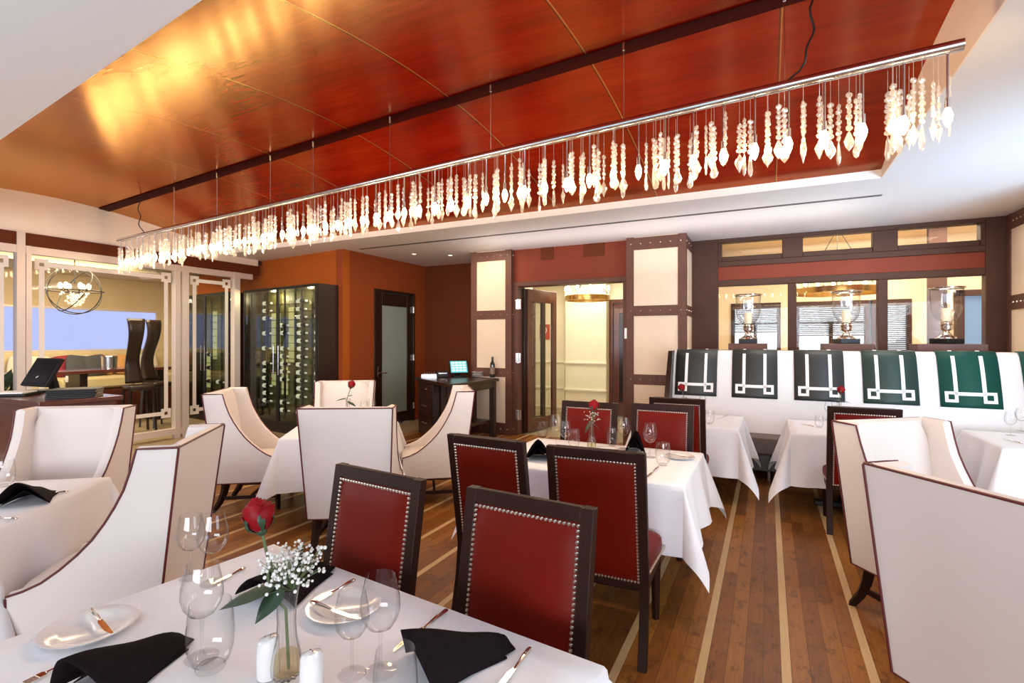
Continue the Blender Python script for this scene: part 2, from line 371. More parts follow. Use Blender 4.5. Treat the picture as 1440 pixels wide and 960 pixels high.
# --- two strapped pillars
def pillar(name, x0, x1, y0, y1, bands):
    o = struct(MB().bx(x0, x1, y0, y1, 0, ZS).build(name, M['panel']))
    s = MB(); e = .012; w = .10
    for a, c in ((x0, x0+w), (x1-w, x1)): s.bx(a-(e if a == x0 else 0), c+(e if c == x1 else 0), y0-e, y0, 0, ZS)
    for z, h in bands: s.bx(x0+w, x1-w, y0-e, y0, z-h/2, z+h/2)
    s.bx(x1, x1+e, y0, y0+w, 0, ZS); s.bx(x1, x1+e, y1-w, y1, 0, ZS)
    for z, h in bands: s.bx(x1, x1+e, y0+w, y1-w, z-h/2, z+h/2)
    s.build('strap', M['tan_trim'], o, bevel=.002)
    d = MB()
    for z, h in bands:
        for k in range(6):
            d.ball((x0 + .06 + (x1-x0-.12)*k/5, y0-e, z), .011, 8, 4)
        for k in range(4): d.ball((x1+e, y0 + .06 + (y1-y0-.12)*k/3, z), .011, 8, 4)
    d.build('strap_stud', M['stud'], o)
    return o
pillar('wall_pillar_door', -4.62, -3.86, 7.7, 8.7, [(3.03,.16), (2.03,.15), (1.05,.15), (.1,.2)])
pillar('wall_pillar_booth', -1.88, -1.05, 7.62, 8.4, [(3.02,.18), (2.03,.15), (1.02,.15), (.1,.2)])
b = MB(); b.bx(-1.918, -1.882, 7.60, 7.612, 1.62, 1.78); struct(b.build('trim_switch_plate', M['silver_box'], bevel=.003))

# --- entrance opening with its header, frame, folded glazed door
EX0, EX1, EH = -3.86, -1.88, 2.50
b = MB(); b.bx(EX0, EX1, 7.80, 8.0, EH+.07, ZS); struct(b.build('wall_header', M['band_red']))
b = MB()
for k, (x, w) in enumerate(((-3.35,.22),(-2.62,.34))): b.bx(x, x+w, 7.788, 7.80, 2.92, ZS)
struct(b.build('trim_header_patch', M['dark_rust']))
b = MB(); b.bx(EX0, EX0+.10, 7.76, 8.02, 0, EH); b.bx(EX1-.10, EX1, 7.76, 8.02, 0, EH); b.bx(EX0, EX1, 7.76, 8.02, EH, EH+.07)
door2 = struct(b.build('door_2', M['tan_trim'], bevel=.004))
def leaf(name, w, loc, rz, parent):
    b = MB(); s = .13
    b.bx(0, s, -.022, .022, .02, EH-.02); b.bx(w-s, w, -.022, .022, .02, EH-.02); b.bx(s, w-s, -.022, .022, EH-.24, EH-.02); b.bx(s, w-s, -.022, .022, .02, .24)
    o = b.build(name, M['mid_wood'] if name == 'door_leaf' else M['dark_wood'], parent, bevel=.004, loc=loc, rz=rz)
    MB().bx(s, w-s, -.004, .004, .24, EH-.24).build('pane', M['window_glass'], o)
    return o
l2 = leaf('door_leaf', .86, (EX0+.16, 8.0, 0), R(77), door2)
l3 = leaf('folded_leaf', .80, (EX0+.12, 7.93, 0), R(86), door2)
for z in (.35, 1.3, 2.2):
    b = MB(); b.box((EX0+.115, 7.75, z), (.09, .02, .16)); b.tube([(EX0+.115, 7.735, z-.085), (EX0+.115, 7.735, z+.085)], .016); b.build('hinge', M['steel'], door2)

# --- hall behind the entrance
b = MB(); b.bx(-4.9, -3.88, 10.6, 10.75, 0, 3.1); b.bx(-3.88, -2.99, 10.35, 10.6, 0, 3.1); b.bx(-1.15, -.95, 8.4, 12.9, 0, 3.12); b.bx(-2.27, -1.15, 10.6, 10.75, 0, 3.1); b.bx(-2.99, -2.27, 10.6, 10.75, 2.45, 3.1); b.bx(-5.0,-4.9, 8.85, 10.75, 0, 3.1)
struct(b.build('wall_hall', M['hall_wall']))
b = MB()
for z in (1.12, .55, .12): b.bx(-4.9, -3.90, 10.57, 10.6, z-.02, z+.02); b.bx(-3.90, -2.97, 10.31, 10.35, z-.02, z+.02)
for x in (-4.7,-4.35,-4.0): b.bx(x-.015, x+.015, 10.58, 10.6, .2, 1.0)
struct(b.build('trim_chair_rail', M['hall_trim'], bevel=.006))
struct(MB().bx(-3.86, -1.88, 8.0, 8.86, 3.0, 3.1).bx(-4.9, -1.15, 8.86, 10.6, 3.0, 3.1).build('ceiling_hall', M['hall_trim']))
b = MB(); b.bx(-2.99, -2.91, 10.56, 10.7, 0, 2.45); b.bx(-2.35, -2.27, 10.56, 10.7, 0, 2.45); b.bx(-2.91, -2.35, 10.56, 10.7, 2.37, 2.45)
d3 = struct(b.build('door_3', M['mid_wood'], bevel=.004))
b = MB(); b.bx(-2.90,-2.78,10.6,10.64,.02,2.36); b.bx(-2.48,-2.36,10.6,10.64,.02,2.36); b.bx(-2.78,-2.48,10.6,10.64,2.16,2.36); b.bx(-2.78,-2.48,10.6,10.64,.02,.3)
dl = b.build('door_leaf', M['mid_wood'], d3, bevel=.004); MB().bx(-2.78,-2.48,10.61,10.62,.3,2.16).build('pane', M['screen'], dl)
MB().tube([(-2.53,10.59,.95),(-2.53,10.54,.95),(-2.53,10.54,1.25),(-2.53,10.59,1.25)], .012).build('door_handle', M['steel'], dl)
# small red sign with a pale hooked mark on the hall wall
sg = thing('wall_sign', 'small red sign with a white hooked mark, seen through the glazed door', 'sign', (-4.46, 10.59, 1.78))
MB().box((0,0,0), (.24,.016,.34)).build('board', M['sign_red'], sg, bevel=.003)
MB().tube([(-.05,-.012,.07),(-.01,-.012,.10),(.04,-.012,.08),(.045,-.012,.03),(.01,-.012,-.04),(-.01,-.012,-.10)], .010, 6).build('mark', M['ribbon'], sg)

# --- window wall above the booth
WV = 8.35; X0, X1 = -1.05, 2.62
rows = [(0,1.5), (2.36,2.46), (2.70,2.80), (3.09,3.12)]
b = MB(); b.bx(X0, X1, WV, WV+.12, 0, 1.42)
struct(b.build('wall_under_window', M['tan_trim']))
b = MB(); b.bx(X0+.02, X1-.16, WV-.005, WV+.12, 2.50, 2.70); struct(b.build('wall_window_band', M['band_red']))
def uv_x(px): return PVp(px, 400, WV).x
cols = [uv_x(1010), uv_x(1108), uv_x(1120), uv_x(1234), uv_x(1248), uv_x(1388)]
pn = [(cols[0], cols[1]-.0), (cols[2], cols[3]), (cols[4], cols[5]-.02)]
b = MB(); z0, z1 = 1.42, 2.41
b.bx(X0, pn[0][0], WV-.03, WV+.12, z0, ZS); b.bx(pn[2][1], X1, WV-.03, WV+.12, z0, ZS)
for i in (0,1): b.bx(pn[i][1], pn[i+1][0], WV-.03, WV+.12, z0, z1)
b.bx(pn[0][0], pn[2][1], WV-.03, WV+.12, z1, 2.50); b.bx(pn[0][0], pn[2][1], WV-.03, WV+.12, 2.70, 2.78); b.bx(pn[0][0], pn[2][1], WV-.03, WV+.12, 3.06, ZS)
tr = [(uv_x(1015), uv_x(1100)), (uv_x(1129), uv_x(1227)), (uv_x(1262), uv_x(1378))]
for a, c in ((pn[0][0], tr[0][0]), (tr[0][1], tr[1][0]), (tr[1][1], tr[2][0]), (tr[2][1], pn[2][1])): b.bx(a, c, WV-.03, WV+.12, 2.78, 3.06)
for a, c in tr: b.bx(a, c, WV-.01, WV+.10, 2.78, 2.85)
w = struct(b.build('window_1', M['brown_frame'], bevel=.006))
for a, c in pn: MB().bx(a, c, WV+.04, WV+.046, z0, z1).build('pane', M['window_glass'], w)
for a, c in tr: MB().bx(a, c, WV+.04, WV+.046, 2.85, 3.06).build('transom_pane', M['window_glass'], w)
b = MB(); b.bx(-1.05, 2.6, 7.13, WV-.03, 1.40, 1.455); struct(b.build('trim_window_ledge', M['tan_trim'], bevel=.004))
# short strapped side wall at the end of the booth
b = MB(); b.bx(2.62, 2.77, 5.9, 8.47, 0, ZS); sw = struct(b.build('wall_booth_end', M['panel']))
s = MB(); 
for z, h in ((3.02,.18),(2.05,.17),(1.02,.15)): s.bx(2.605, 2.62, 5.9, 8.3, z-h/2, z+h/2)
for y in (8.2, 6.9): s.bx(2.606, 2.62, y, y+.1, 0, ZS)
s.build('strap', M['tan_trim'], sw, bevel=.002)
d = MB()
for z in (3.02, 2.05, 1.02):
    for k in range(22): d.ball((2.604, 6.0+.10*k, z), .011, 8, 4)
d.build('strap_stud', M['stud'], sw)
# room beyond the window: walls, daylit blinds
b = MB(); BV = 11.4
wins = [(PVp(1028,450,BV).x, PVp(1098,450,BV).x), (PVp(1118,450,BV).x, PVp(1222,450,BV).x), (PVp(1226,450,BV).x, PVp(1282,450,BV).x)]
zt = 2.34
b.bx(-.95, wins[0][0], BV, BV+.15, 0, 3.5); b.bx(wins[2][1], 5, BV, BV+.15, 0, 3.5); b.bx(wins[0][0], wins[2][1], BV, BV+.15, zt, 3.5); b.bx(wins[0][0], wins[2][1], BV, BV+.15, 0, .9)
b.bx(wins[0][1], wins[1][0], BV, BV+.15, .9, zt); b.bx(4.9, 5, 8.5, BV, 0, 3.5)
struct(b.build('wall_far_room', M['room_wall']))
struct(MB().bx(-.95, 5, 8.47, BV, 3.45, 3.55).build('ceiling_far_room', M['room_wall']))
for i, (a, c) in enumerate(wins):
    b = MB(); f = .07
    b.bx(a, a+f, BV-.03, BV+.1, .9, zt); b.bx(c-f, c, BV-.03, BV+.1, .9, zt); b.bx(a+f, c-f, BV-.03, BV+.1, zt-f-.04, zt); b.bx(a+f, c-f, BV-.03, BV+.1, .9, .9+f); b.bx(a, c, BV-.02, BV+.1, 1.92 if i < 2 else .95, 1.96 if i < 2 else .97)
    if i < 2: b.bx((a+c)/2-.03, (a+c)/2+.03, BV-.02, BV+.1, .9, 1.92)
    w = struct(b.build('window_%d' % (i+2), M['brown_frame'], bevel=.004))
    MB().bx(a+f, c-f, BV+.08, BV+.09, .9, zt).build('pane', M['day_pane'], w)
    bl = thing('venetian_blind', ['half raised dark slatted blind behind the first urn from the pillar', 'half raised dark slatted blind behind the middle urn', 'dark slatted blind fully lowered over the narrow far window'][i], 'blind', ((a+c)/2, BV-.05, zt-.1))
    MB().box((0,0,0), (c-a-.06, .06, .05)).build('head_rail', M['blind'], bl)
    s = MB(); n = 12 if i == 0 else (14 if i == 1 else 34)
    for k in range(n): s.box((0,0,-.05-.035*k), (c-a-.1, .045, .003), M=Matrix.Rotation(R(28),4,'X'))
    s.build('slats', M['blind'], bl, smooth=False)
    MB().box((0,0,-.06-.035*n), (c-a-.1, .05, .03)).build('bottom_rail', M['blind'], bl)
# dark doorway in the far room and an upright post
b = MB(); a, c = PVp(1306,450,10.6).x, PVp(1332,450,10.6).x; b.bx(a, c, 10.6, 10.72, 0, 3.45); struct(b.build('trim_far_post', M['brown_frame']))
b = MB(); a, c = PVp(1346,450,11.2).x, PVp(1396,450,11.2).x; b.bx(a, a+.1, 11.2, 11.38, 0, 2.45); b.bx(c-.1, c, 11.2, 11.38, 0, 2.45); b.bx(a, c, 11.2, 11.38, 2.35, 2.45)
w = struct(b.build('window_5', M['brown_frame'])); MB().bx(a+.1, c-.1, 11.3, 11.31, 0, 2.35).build('pane', mat('dusky_blue_pane', (.10,.16,.24), .3, emit=.35, ecol=(.3,.45,.65)), w)

# --- glazed screen toward the lounge, with greek-key decals
GU = -8.7
def gv(px): return PUp(px, 450, GU).y
b = MB(); zt = 2.83
posts = [(gv(24)-.02, gv(33)), (gv(34), gv(42)), (gv(244), gv(251)), (gv(254), gv(263)), (gv(327), gv(335))]
b.bx(GU-.06, GU+.04, 1.2, 6.6, zt, 3.0); struct(b.build('trim_screen_header', M['dark_rust']))
b = MB()
for i, (a, c) in enumerate(posts): b.bx(GU-.055, GU+.056, a, c, 0, zt+.002 if i else 3.002)
b.bx(GU-.05, GU+.05, 1.2, 6.45, zt-.10, zt); b.bx(GU-.05, GU+.05, 1.2, 6.45, 0.06, .16)
w = struct(b.build('window_6', M['alu']))
spans = [(1.2, posts[0][0]), (posts[1][1], posts[2][0]), (posts[3][1], posts[4][0])]
for a, c in spans: MB().bx(GU-.004, GU+.004, a, c, .16, zt-.10).build('pane', M['window_glass'], w)
def decal(a, c):
    m = MB(); t = .06; q = .15; z0, z1 = .32, zt-.12
    ia, ic, iz0, iz1 = a+.10, c-.10, z0+.10, z1-.10
    e0, e1 = GU+.005, GU+.008
    for y in (ia, ic): m.bx(e0, e1, y-t/2, y+t/2, iz0+q/2, iz1-q/2)
    for z in (iz0, iz1): m.bx(e0, e1, ia+q/2, ic-q/2, z-t/2, z+t/2)
    for y in (ia, ic):
        for z in (iz0, iz1):
            h = q/2; s = .025
            m.bx(e0, e1, y-h, y-s, z-h, z+h); m.bx(e0, e1, y+s, y+h, z-h, z+h); m.bx(e0, e1, y-s, y+s, z+s, z+h); m.bx(e0, e1, y-s, y+s, z-h, z-s)
    m.build('decal', M['decal'], w, smooth=False)
decal(spans[1][0]+.02, spans[1][1]-.02); decal(spans[2][0]+.02, spans[2][1]-.02); decal(1.7, posts[0][0]-.04)
# lounge shell
LU = -13.0
b = MB(); b.bx(LU-.15, LU, .5, 9.5, 0, 1.40); b.bx(LU-.15, LU, .5, 9.5, 2.24, 3.3); b.bx(LU-.15, LU, 7.15, 9.5, 1.40, 2.24); b.bx(LU, GU-2.2, 7.6, 7.75, 0, 3.3)
struct(b.build('wall_lounge', M['lounge_wall']))
b = MB(); b.bx(LU, -11.2, .5, 8, 2.95, 3.3); struct(b.build('ceiling_lounge_bulkhead', M['lounge_ceiling']))
b = MB(); b.bx(-11.2, GU-.06, .5, 8, 3.05, 3.3); struct(b.build('ceiling_lounge', M['lounge_dark']))
b = MB(); b.bx(LU, LU+.04, .5, 7.15, 2.24, 2.28); b.bx(LU, LU+.05, .5, 7.15, 1.36, 1.40)
for v in (2.0, 4.75): b.bx(LU-.05, LU+.03, v, v+.05, 1.40, 2.24)
w = struct(b.build('window_7', M['alu'])); MB().bx(LU-.06, LU-.05, .5, 7.15, 1.40, 2.24).build('pane', M['sky_pane'], w)
# ================================================================== TABLES AND CLOTHS
def T2(U, V): return (U, V)
def frame(c, rz):
    cs, sn = math.cos(rz), math.sin(rz)
    return lambda x, y, z=.752: Vector((c[0]+cs*x-sn*y, c[1]+sn*x+cs*y, z))
def make_cloth(lx, ly, o, seed, top=.75):
    rnd = random.Random(seed); hx, hy = lx/2, ly/2
    ph = [rnd.uniform(0, 6.28) for _ in range(8)]
    def axis(h):
        n = 14; inner = [-h + 2*h*i/n for i in range(n+1)]
        ov = [o*t for t in (.03,.1,.2,.3,.4,.5,.6,.7,.8,.9,1)]
        return [-h - q for q in reversed(ov)] + inner + [h + q for q in ov]
    ax, ay = axis(hx), axis(hy); vs = []
    def pt(a, c):
        sx, sy = (1 if a > 0 else -1), (1 if c > 0 else -1)
        ox, oy = max(abs(a)-hx, 0), max(abs(c)-hy, 0)
        if ox < 1e-9 and oy < 1e-9: return (a, c, top)
        if oy < 1e-9:
            k = 0 if sx > 0 else 1; w = math.sin(7.5*c/hy*hy*1.6 + ph[k]) + .5*math.sin(17*c + ph[k+2])
            m = ox*(.13 + .09*w*(1-abs(c/hy)**4)) + .004
            return (sx*(hx+m), c, top - math.sqrt(max(ox*ox-m*m, 0)))
        if ox < 1e-9:
            k = 2 if sy > 0 else 3; w = math.sin(12*c*0 + 11*a + ph[k]) + .5*math.sin(17*a + ph[k+2])
            m = oy*(.13 + .09*w*(1-abs(a/hx)**4)) + .004
            return (a, sy*(hy+m), top - math.sqrt(max(oy*oy-m*m, 0)))
        r = math.hypot(ox, oy); f = math.atan2(oy, ox)
        m = r*(.13 + .30*math.sin(2*f)**2 + .05*math.sin(6*f)*math.sin(2*f)) + .004
        m = min(m, r*.9)
        return (sx*(hx+m*math.cos(f)), sy*(hy+m*math.sin(f)), top - math.sqrt(max(r*r-m*m, 0)))
    vs = [pt(a, c) for c in ay for a in ax]; nx = len(ax)
    fs = [(j*nx+i, j*nx+i+1, (j+1)*nx+i+1, (j+1)*nx+i) for j in range(len(ay)-1) for i in range(nx-1)]
    b = MB(); b.add(vs, fs); return b
def table(c, rz, lx, ly, o, seed, label, clabel):
    t = thing('dining_table', label, 'table', (c[0], c[1], 0), rz)
    MB().bx(-lx/2+.004, lx/2-.004, -ly/2+.004, ly/2-.004, .71, .745).build('tabletop', M['dark_wood'], t, bevel=.003)
    b = MB(); b.tube([(0,0,.05),(0,0,.71)], .05, 12); b.build('pedestal', M['dark_metal'], t)
    b = MB(); b.box((0,0,.025), (lx*.55,.08,.05)); b.box((0,0,.025), (.08,ly*.6,.05)); b.build('foot', M['dark_metal'], t, bevel=.01)
    cl = make_cloth(lx, ly, o, seed).build('tablecloth', M['linen'], None, angle=75, loc=(c[0], c[1], 0), rz=rz)
    tag(cl, clabel, 'tablecloth', 'white linen tablecloths')
    return frame(c, rz)
RT1 = R(-6.5); c1 = C2(-.649, 1.320)
f1 = table(c1, RT1, 1.47, 1.0, .36, 1, 'dining table with the large rose vase, two red chairs on its far side', 'white cloth on the nearest table, under the large rose vase')
f2 = table((-1.115, 3.61), 0, 1.35, .98, .40, 2, 'dining table ringed by four red chairs in the middle of the striped floor', 'white cloth on the table ringed by four red chairs')
f3 = table((-.745, 5.80), 0, .99, .94, .46, 3, 'dining table at the booth nearest the pillar', 'white cloth on the booth table nearest the pillar')
f4 = table((.67, 5.80), 0, .97, .94, .47, 4, 'dining table at the middle of the booth behind a red chair', 'white cloth on the middle booth table behind a single red chair')
f5 = table((2.03, 5.80), 0, .76, .94, .42, 5, 'dining table at the booth beside the strapped end wall', 'white cloth on the booth table beside the strapped end wall')
RT6 = R(36.5); c6 = C2(-1.62, 4.97)
f6 = table(c6, RT6, .95, .95, .46, 6, 'dining table with four white wing chairs around it', 'white cloth on the table with four white wing chairs')
RT7 = R(37.5); c7 = C2(-2.865, 2.65)
f7 = table(c7, RT7, .92, .92, .42, 7, 'dining table between two white wing chairs near the host stand', 'white cloth on the table near the host stand')

# ================================================================== WHITE WING CHAIRS
SWOOP = [(-.30,1.10),(-.125,1.10),(-.115,1.02),(-.10,.93),(-.06,.81),(-.01,.71),(.06,.62),(.14,.545),(.22,.50),(.31,.475)]
def swoop(y):
    for (a, h), (c, k) in zip(SWOOP, SWOOP[1:]):
        if y <= c: return h + (k-h)*(y-a)/(c-a)
    return SWOOP[-1][1]
def wing_chair(label, loc, rz):
    t = thing('wing_chair', label, 'chair', loc, rz, 'white wing chairs')
    zb, th = .27, .06
    ys = [.31,.25,.18,.11,.05,0,-.04,-.07,-.095,-.112,-.125,-.17,-.22,-.262]
    plan = [(-.30, y, (-1,0)) for y in ys] + [(-.30,-.27,(-.8,-.6))] + [(x,-.27,(0,-1)) for x in (-.22,-.12,0,.12,.22)] + [(.30,-.27,(.8,-.6))] + [(.30, y, (1,0)) for y in reversed(ys)]
    def pos(x, y, z, nrm, off):
        k = (z-zb)/.83; lean = .10*max(0, min(1, (.10-y)/.30))
        fx = 1 + .13*k
        bow = .012*math.sin(PI*min(1,max(0,k)))
        return ((x*fx) - nrm[0]*off, y - lean*k - nrm[1]*off + (bow if nrm == (0,-1) else 0), z)
    nz = 9; vs = []; fs = []; n = len(plan); rim = []
    for x, y, nr in plan:
        h = swoop(y)
        col = [pos(x, y, zb + (h-zb)*j/nz, nr, 0) for j in range(nz+1)]
        p = pos(x, y, h, nr, th/2); top = (p[0], p[1], h+.012)
        inn = [pos(x, y, zb + (h-zb)*j/nz, nr, th) for j in range(nz, -1, -1)]
        vs += col + [top] + inn; rim.append(col[-1])
    L = 2*nz+3
    for i in range(n-1):
        for j in range(L-1): fs.append((i*L+j, i*L+j+1, (i+1)*L+j+1, (i+1)*L+j))
    for i in (0, n-1):
        base = i*L
        for j in range(nz):
            q = (base+j, base+j+1, base+L-2-j, base+L-1-j); fs.append(q if i == 0 else tuple(reversed(q)))
        q = (base+nz, base+nz+1, base+nz+2); fs.append(q if i == 0 else tuple(reversed(q)))
    fs = [tuple(reversed(f)) for f in fs]
    b = MB(); b.add(vs, fs); b.build('wing_back', M['cream'], t, angle=42)
    b = MB(); b.bx(-.25, .25, .25, .30, zb, .43); b.bx(-.295, .295, -.262, .305, zb-.005, zb+.03); b.build('seat_base', M['cream'], t, bevel=.01)
    s = rbox(.50, .56, .13); s.build('seat_cushion', M['cream'], t, loc=(0, .055, .425))
    q = rbox(.57, .07, .70); q.v = [(x, y - .085*((z+.30)/.6), z) for x, y, z in q.v]; q.build('back_cushion', M['cream'], t, loc=(0, -.232, .755))
    b = MB(); rr = [(p[0]*1.004, p[1], p[2]+.004) for p in rim]
    b.tube(rr, .0055, 6)
    for sx in (-1, 1):
        b.tube([pos(sx*.302, -.272, zb + .83*k/6, (0,0), 0) for k in range(7)], .0055, 6)
        b.tube([pos(sx*.302, .312, zb + .2*k/3, (0,0), 0) for k in range(4)], .005, 6)
    b.tube([(-.30,.31,zb),(-.302,-.27,zb),(.302,-.27,zb),(.30,.31,zb)], .005, 6)
    b.build('piping', M['piping'], t)
    for sx in (-1, 1):
        b = MB(); b.tube([(sx*.255,.255,zb),(sx*.255,.255,.14),(sx*.255,.26,0)], [.032,.027,.020], 4); b.build('leg', M['frame_wood'], t, smooth=False)
        b = MB(); b.tube([(sx*.245,-.20,zb),(sx*.25,-.215,.18),(sx*.255,-.25,.09),(sx*.262,-.31,0)], [.040,.034,.028,.022], 4); b.build('leg', M['frame_wood'], t, smooth=False)
        MB().bx(sx*.25-.011, sx*.25+.011, -.23, .255, .11, .14).build('stretcher', M['frame_wood'], t, bevel=.002)
    MB().bx(-.25, .25, .0, .022, .112, .138).build('stretcher', M['frame_wood'], t, bevel=.002)
    return t
def place_by_top(cam, fc, back):
    rz = face(*fc); U, V = C2(*cam); d = Vector((-math.sin(rz), math.cos(rz)))   # local +Y
    return (U + d.x*back, V + d.y*back, 0), rz
WING = [((-3.2,3.85),(.19,-.98),'white wing chair facing the room, in front of the host stand'),
        ((-1.62,2.70),(-.972,-.235),'white wing chair seen from its side, its seat toward the table near the host stand'),
        ((-2.88,5.01),(.985,.17),'white wing chair nearest the glazed screen at the four-chair table'),
        ((-2.01,6.25),(.17,-.985),'white wing chair farthest away, in front of the wine cabinet'),
        ((-1.21,3.72),(-.06,.998),'white wing chair with its flat back square to the viewer'),
        ((-.42,5.29),(-.985,-.17),'white wing chair in front of the dark wooden service console'),
        ((2.30,3.22),(.2,-.98),'white wing chair facing the viewer beside the booth tables'),
        ((1.50,1.74),(.97,.24),'large nearest white wing chair seen from behind')]
wp = None
for cam, fc, lab in WING:
    loc, rz = place_by_top(cam, fc, .37)
    if wp is None: wp = wing_chair(lab, loc, rz)
    else: dup(wp, loc, rz, lab)

# ================================================================== RED CHAIRS WITH NAILHEADS
def red_chair(label, loc, rz):
    t = thing('dining_chair', label, 'chair', loc, rz, 'red leather dining chairs')
    W = .25
    def by(z): return -.215 - .105*max(0, (z-.40))/.66
    for sx in (-1, 1):
        b = MB(); pts = [(sx*(W-.022), -.285, 0), (sx*(W-.022), -.235, .22), (sx*(W-.022), by(.4), .40), (sx*(W-.022), by(.7), .70), (sx*(W-.022), by(1.06), 1.06)]
        vs = []; 
        for x, y, z in pts: vs += [(x-.022,y-.020,z),(x+.022,y-.020,z),(x+.022,y+.020,z),(x-.022,y+.020,z)]
        fs = [(4*i+k, 4*i+(k+1)%4, 4*i+4+(k+1)%4, 4*i+4+k) for i in range(4) for k in range(4)] + [(3,2,1,0),(16,17,18,19)]
        b.add(vs, fs); b.build('leg', M['frame_wood'], t, bevel=.003)
        b = MB(); b.tube([(sx*.215,.215,.40),(sx*.215,.215,0)], [.030,.020], 4); b.build('leg', M['frame_wood'], t, smooth=False)
    b = MB(); A = math.atan2(.105, .66); Mx = Matrix.Rotation(A, 4, 'X')
    b.box((0, by(1.035), 1.035), (2*W-.086, .040, .05), M=Mx); b.build('top_rail', M['frame_wood'], t, bevel=.003)
    b = MB(); b.box((0, by(.375)-.0, .375), (2*W-.086, .040, .04)); b.build('bottom_rail', M['frame_wood'], t, bevel=.003)
    def pad(side):
        b = MB(); z0, z1, hw = .392, 1.012, W-.042
        def fn(u, v):
            x = -hw + 2*hw*u; z = z0 + (z1-z0)*v
            d = min(1, 6*min(u, 1-u))*min(1, 8*min(v, 1-v)); d = 1-(1-d)**2
            return (x, by(z) + side*(.012 + .016*d), z)
        b.grid(fn, 14, 16)
        if side > 0: b.f = [tuple(reversed(f)) for f in b.f]
        return b
    pf, pb = pad(1), pad(-1)
    bb = MB(); bb.add(pf.v, pf.f); bb.add(pb.v, pb.f); bb.build('backrest', M['red_velvet'], t)
    for side in (1, -1):
        b = MB(); hw = W-.050; z0, z1 = .398, 1.004; sp = .0165
        nzz = int((z1-z0)/sp); nx = int(2*hw/sp)
        for k in range(nzz+1):
            z = z0 + (z1-z0)*k/nzz
            for sx in (-1, 1): b.ball((sx*hw, by(z)+side*.018, z), .0072, 6, 4)
        for k in range(1, nx):
            x = -hw + 2*hw*k/nx
            for z in (z0, z1): b.ball((x, by(z)+side*.018, z), .0072, 6, 4)
        b.build('nailhead_trim', M['stud'], t)
    s = rbox(.50, .48, .11); s.v = [(x*(1+.06*(y/.24)), y, z + .012*math.cos(x*5)*math.cos(y*5)*(1 if z > 0 else 0)) for x, y, z in s.v]
    s.build('seat', M['red_velvet'], t, loc=(0,.025,.445))
    b = MB(); b.bx(-.225,.225,.20,.235,.345,.40); b.bx(-.24,-.205,-.20,.21,.345,.40); b.bx(.205,.24,-.20,.21,.345,.40); b.bx(-.2,.2,-.22,-.19,.345,.395); b.build('seat_rail', M['frame_wood'], t, bevel=.003)
    b = MB()
    for k in range(27):
        y = -.20 + .44*k/26
        for sx in (-1, 1): b.ball((sx*(.247+.015*(y/.24)), y, .413), .0065, 6, 4)
    for k in range(1, 29): b.ball((-.258+.516*k/29, .262, .413), .0065, 6, 4)
    b.build('seat_nailheads', M['stud'], t)
    return t
RED = [((-.55,2.12),(-.545,-.839),'red leather chair at the far side of the nearest table, beside the rose'),
       ((.056,1.775),(-.52,-.854),'largest red leather chair, nearest to the viewer'),
       ((-.15,2.85),(.50,.866),'red leather chair seen from behind, tucked at the end nearer the wing chairs'),
       ((.41,2.55),(.41,.912),'red leather chair seen from behind with its red seat showing beside the hanging cloth'),
       ((.68,4.50),(-.446,-.895),'red leather chair in front of the entrance door, behind the vase'),
       ((1.26,4.30),(-.446,-.895),'red leather chair in front of the booth pillar, behind the wine glasses'),
       ((1.53,4.77),(.446,.895),'red leather chair drawn up to the booth table nearest the pillar'),
       ((2.81,4.10),(.446,.895),'single red leather chair drawn up to the middle booth table')]
rp = None
for cam, fc, lab in RED:
    loc, rz = place_by_top(cam, fc, .32)
    if rp is None: rp = red_chair(lab, loc, rz)
    else: dup(rp, loc, rz, lab)

# ================================================================== BOOTH
bt = thing('banquette_booth', 'long white upholstered booth with dark draped panels below the window', 'booth', (0,0,0))
prof = [(6.74,.49),(6.765,.62),(6.80,.80),(6.845,1.0),(6.90,1.2),(6.95,1.34),(6.985,1.42),(7.03,1.463),(7.08,1.472),(7.125,1.455),(7.14,1.40),(7.14,.10)]
def along(prof, x0, x1, off=0, caps=True, thick=None):
    b = MB(); n = len(prof); pv = [Vector(p) for p in prof]; outl = []
    for i, p in enumerate(pv):
        t = (pv[min(i+1,n-1)] - pv[max(i-1,0)]).normalized(); outl.append(p + Vector((-t.y, t.x))*off)
    vs = [(x, p.x, p.y) for x in (x0, x1) for p in outl]
    fs = [(i, n+i, n+i+1, i+1) for i in range(n-1)]
    if caps: fs += [tuple(range(n)), tuple(range(2*n-1, n-1, -1)), (0, n-1, 2*n-1, n)]
    b.add(vs, fs); return b
along(prof, -1.10, 2.60).build('booth_back', M['bench_white'], bt, angle=35)
b = MB(); b.bx(-1.10, 2.60, 6.41, 6.80, .30, .50); b.build('booth_seat', M['bench_dark'], bt, bevel=.03)
b = MB(); b.bx(-1.08, 2.58, 6.46, 7.0, .12, .30); b.build('booth_base', M['dark_wood'], bt, bevel=.004)
for x in (-.9, .01, .95, 1.9, 2.4):
    for y in (6.48, 6.9): MB().tube([(x,y,.12),(x,y,0)], .018, 8).build('leg', M['steel'], bt)
b = MB(); b.prism([(6.52,.02),(6.66,.02),(7.16,.02),(7.16,1.46),(6.90,1.46),(6.66,1.0),(6.52,.60)], 0, .06)
b.v = [(-1.165 + z, x, y) for x, y, z in b.v]; b.build('end_panel', M['dark_wood'], bt, bevel=.005)
def zpos(z):
    for (a, h), (c, k) in zip(prof[:9], prof[1:9]):
        if h <= z <= k: return a + (c-a)*(z-h)/(k-h)
    return prof[8][0]
zs = [.90,.94,.98,1.02,1.06,1.1,1.15,1.2,1.27,1.34,1.42,1.463,1.472]
pan = [(zpos(z), z) for z in zs] + [(7.125,1.455),(7.14,1.40),(7.14,1.15)]
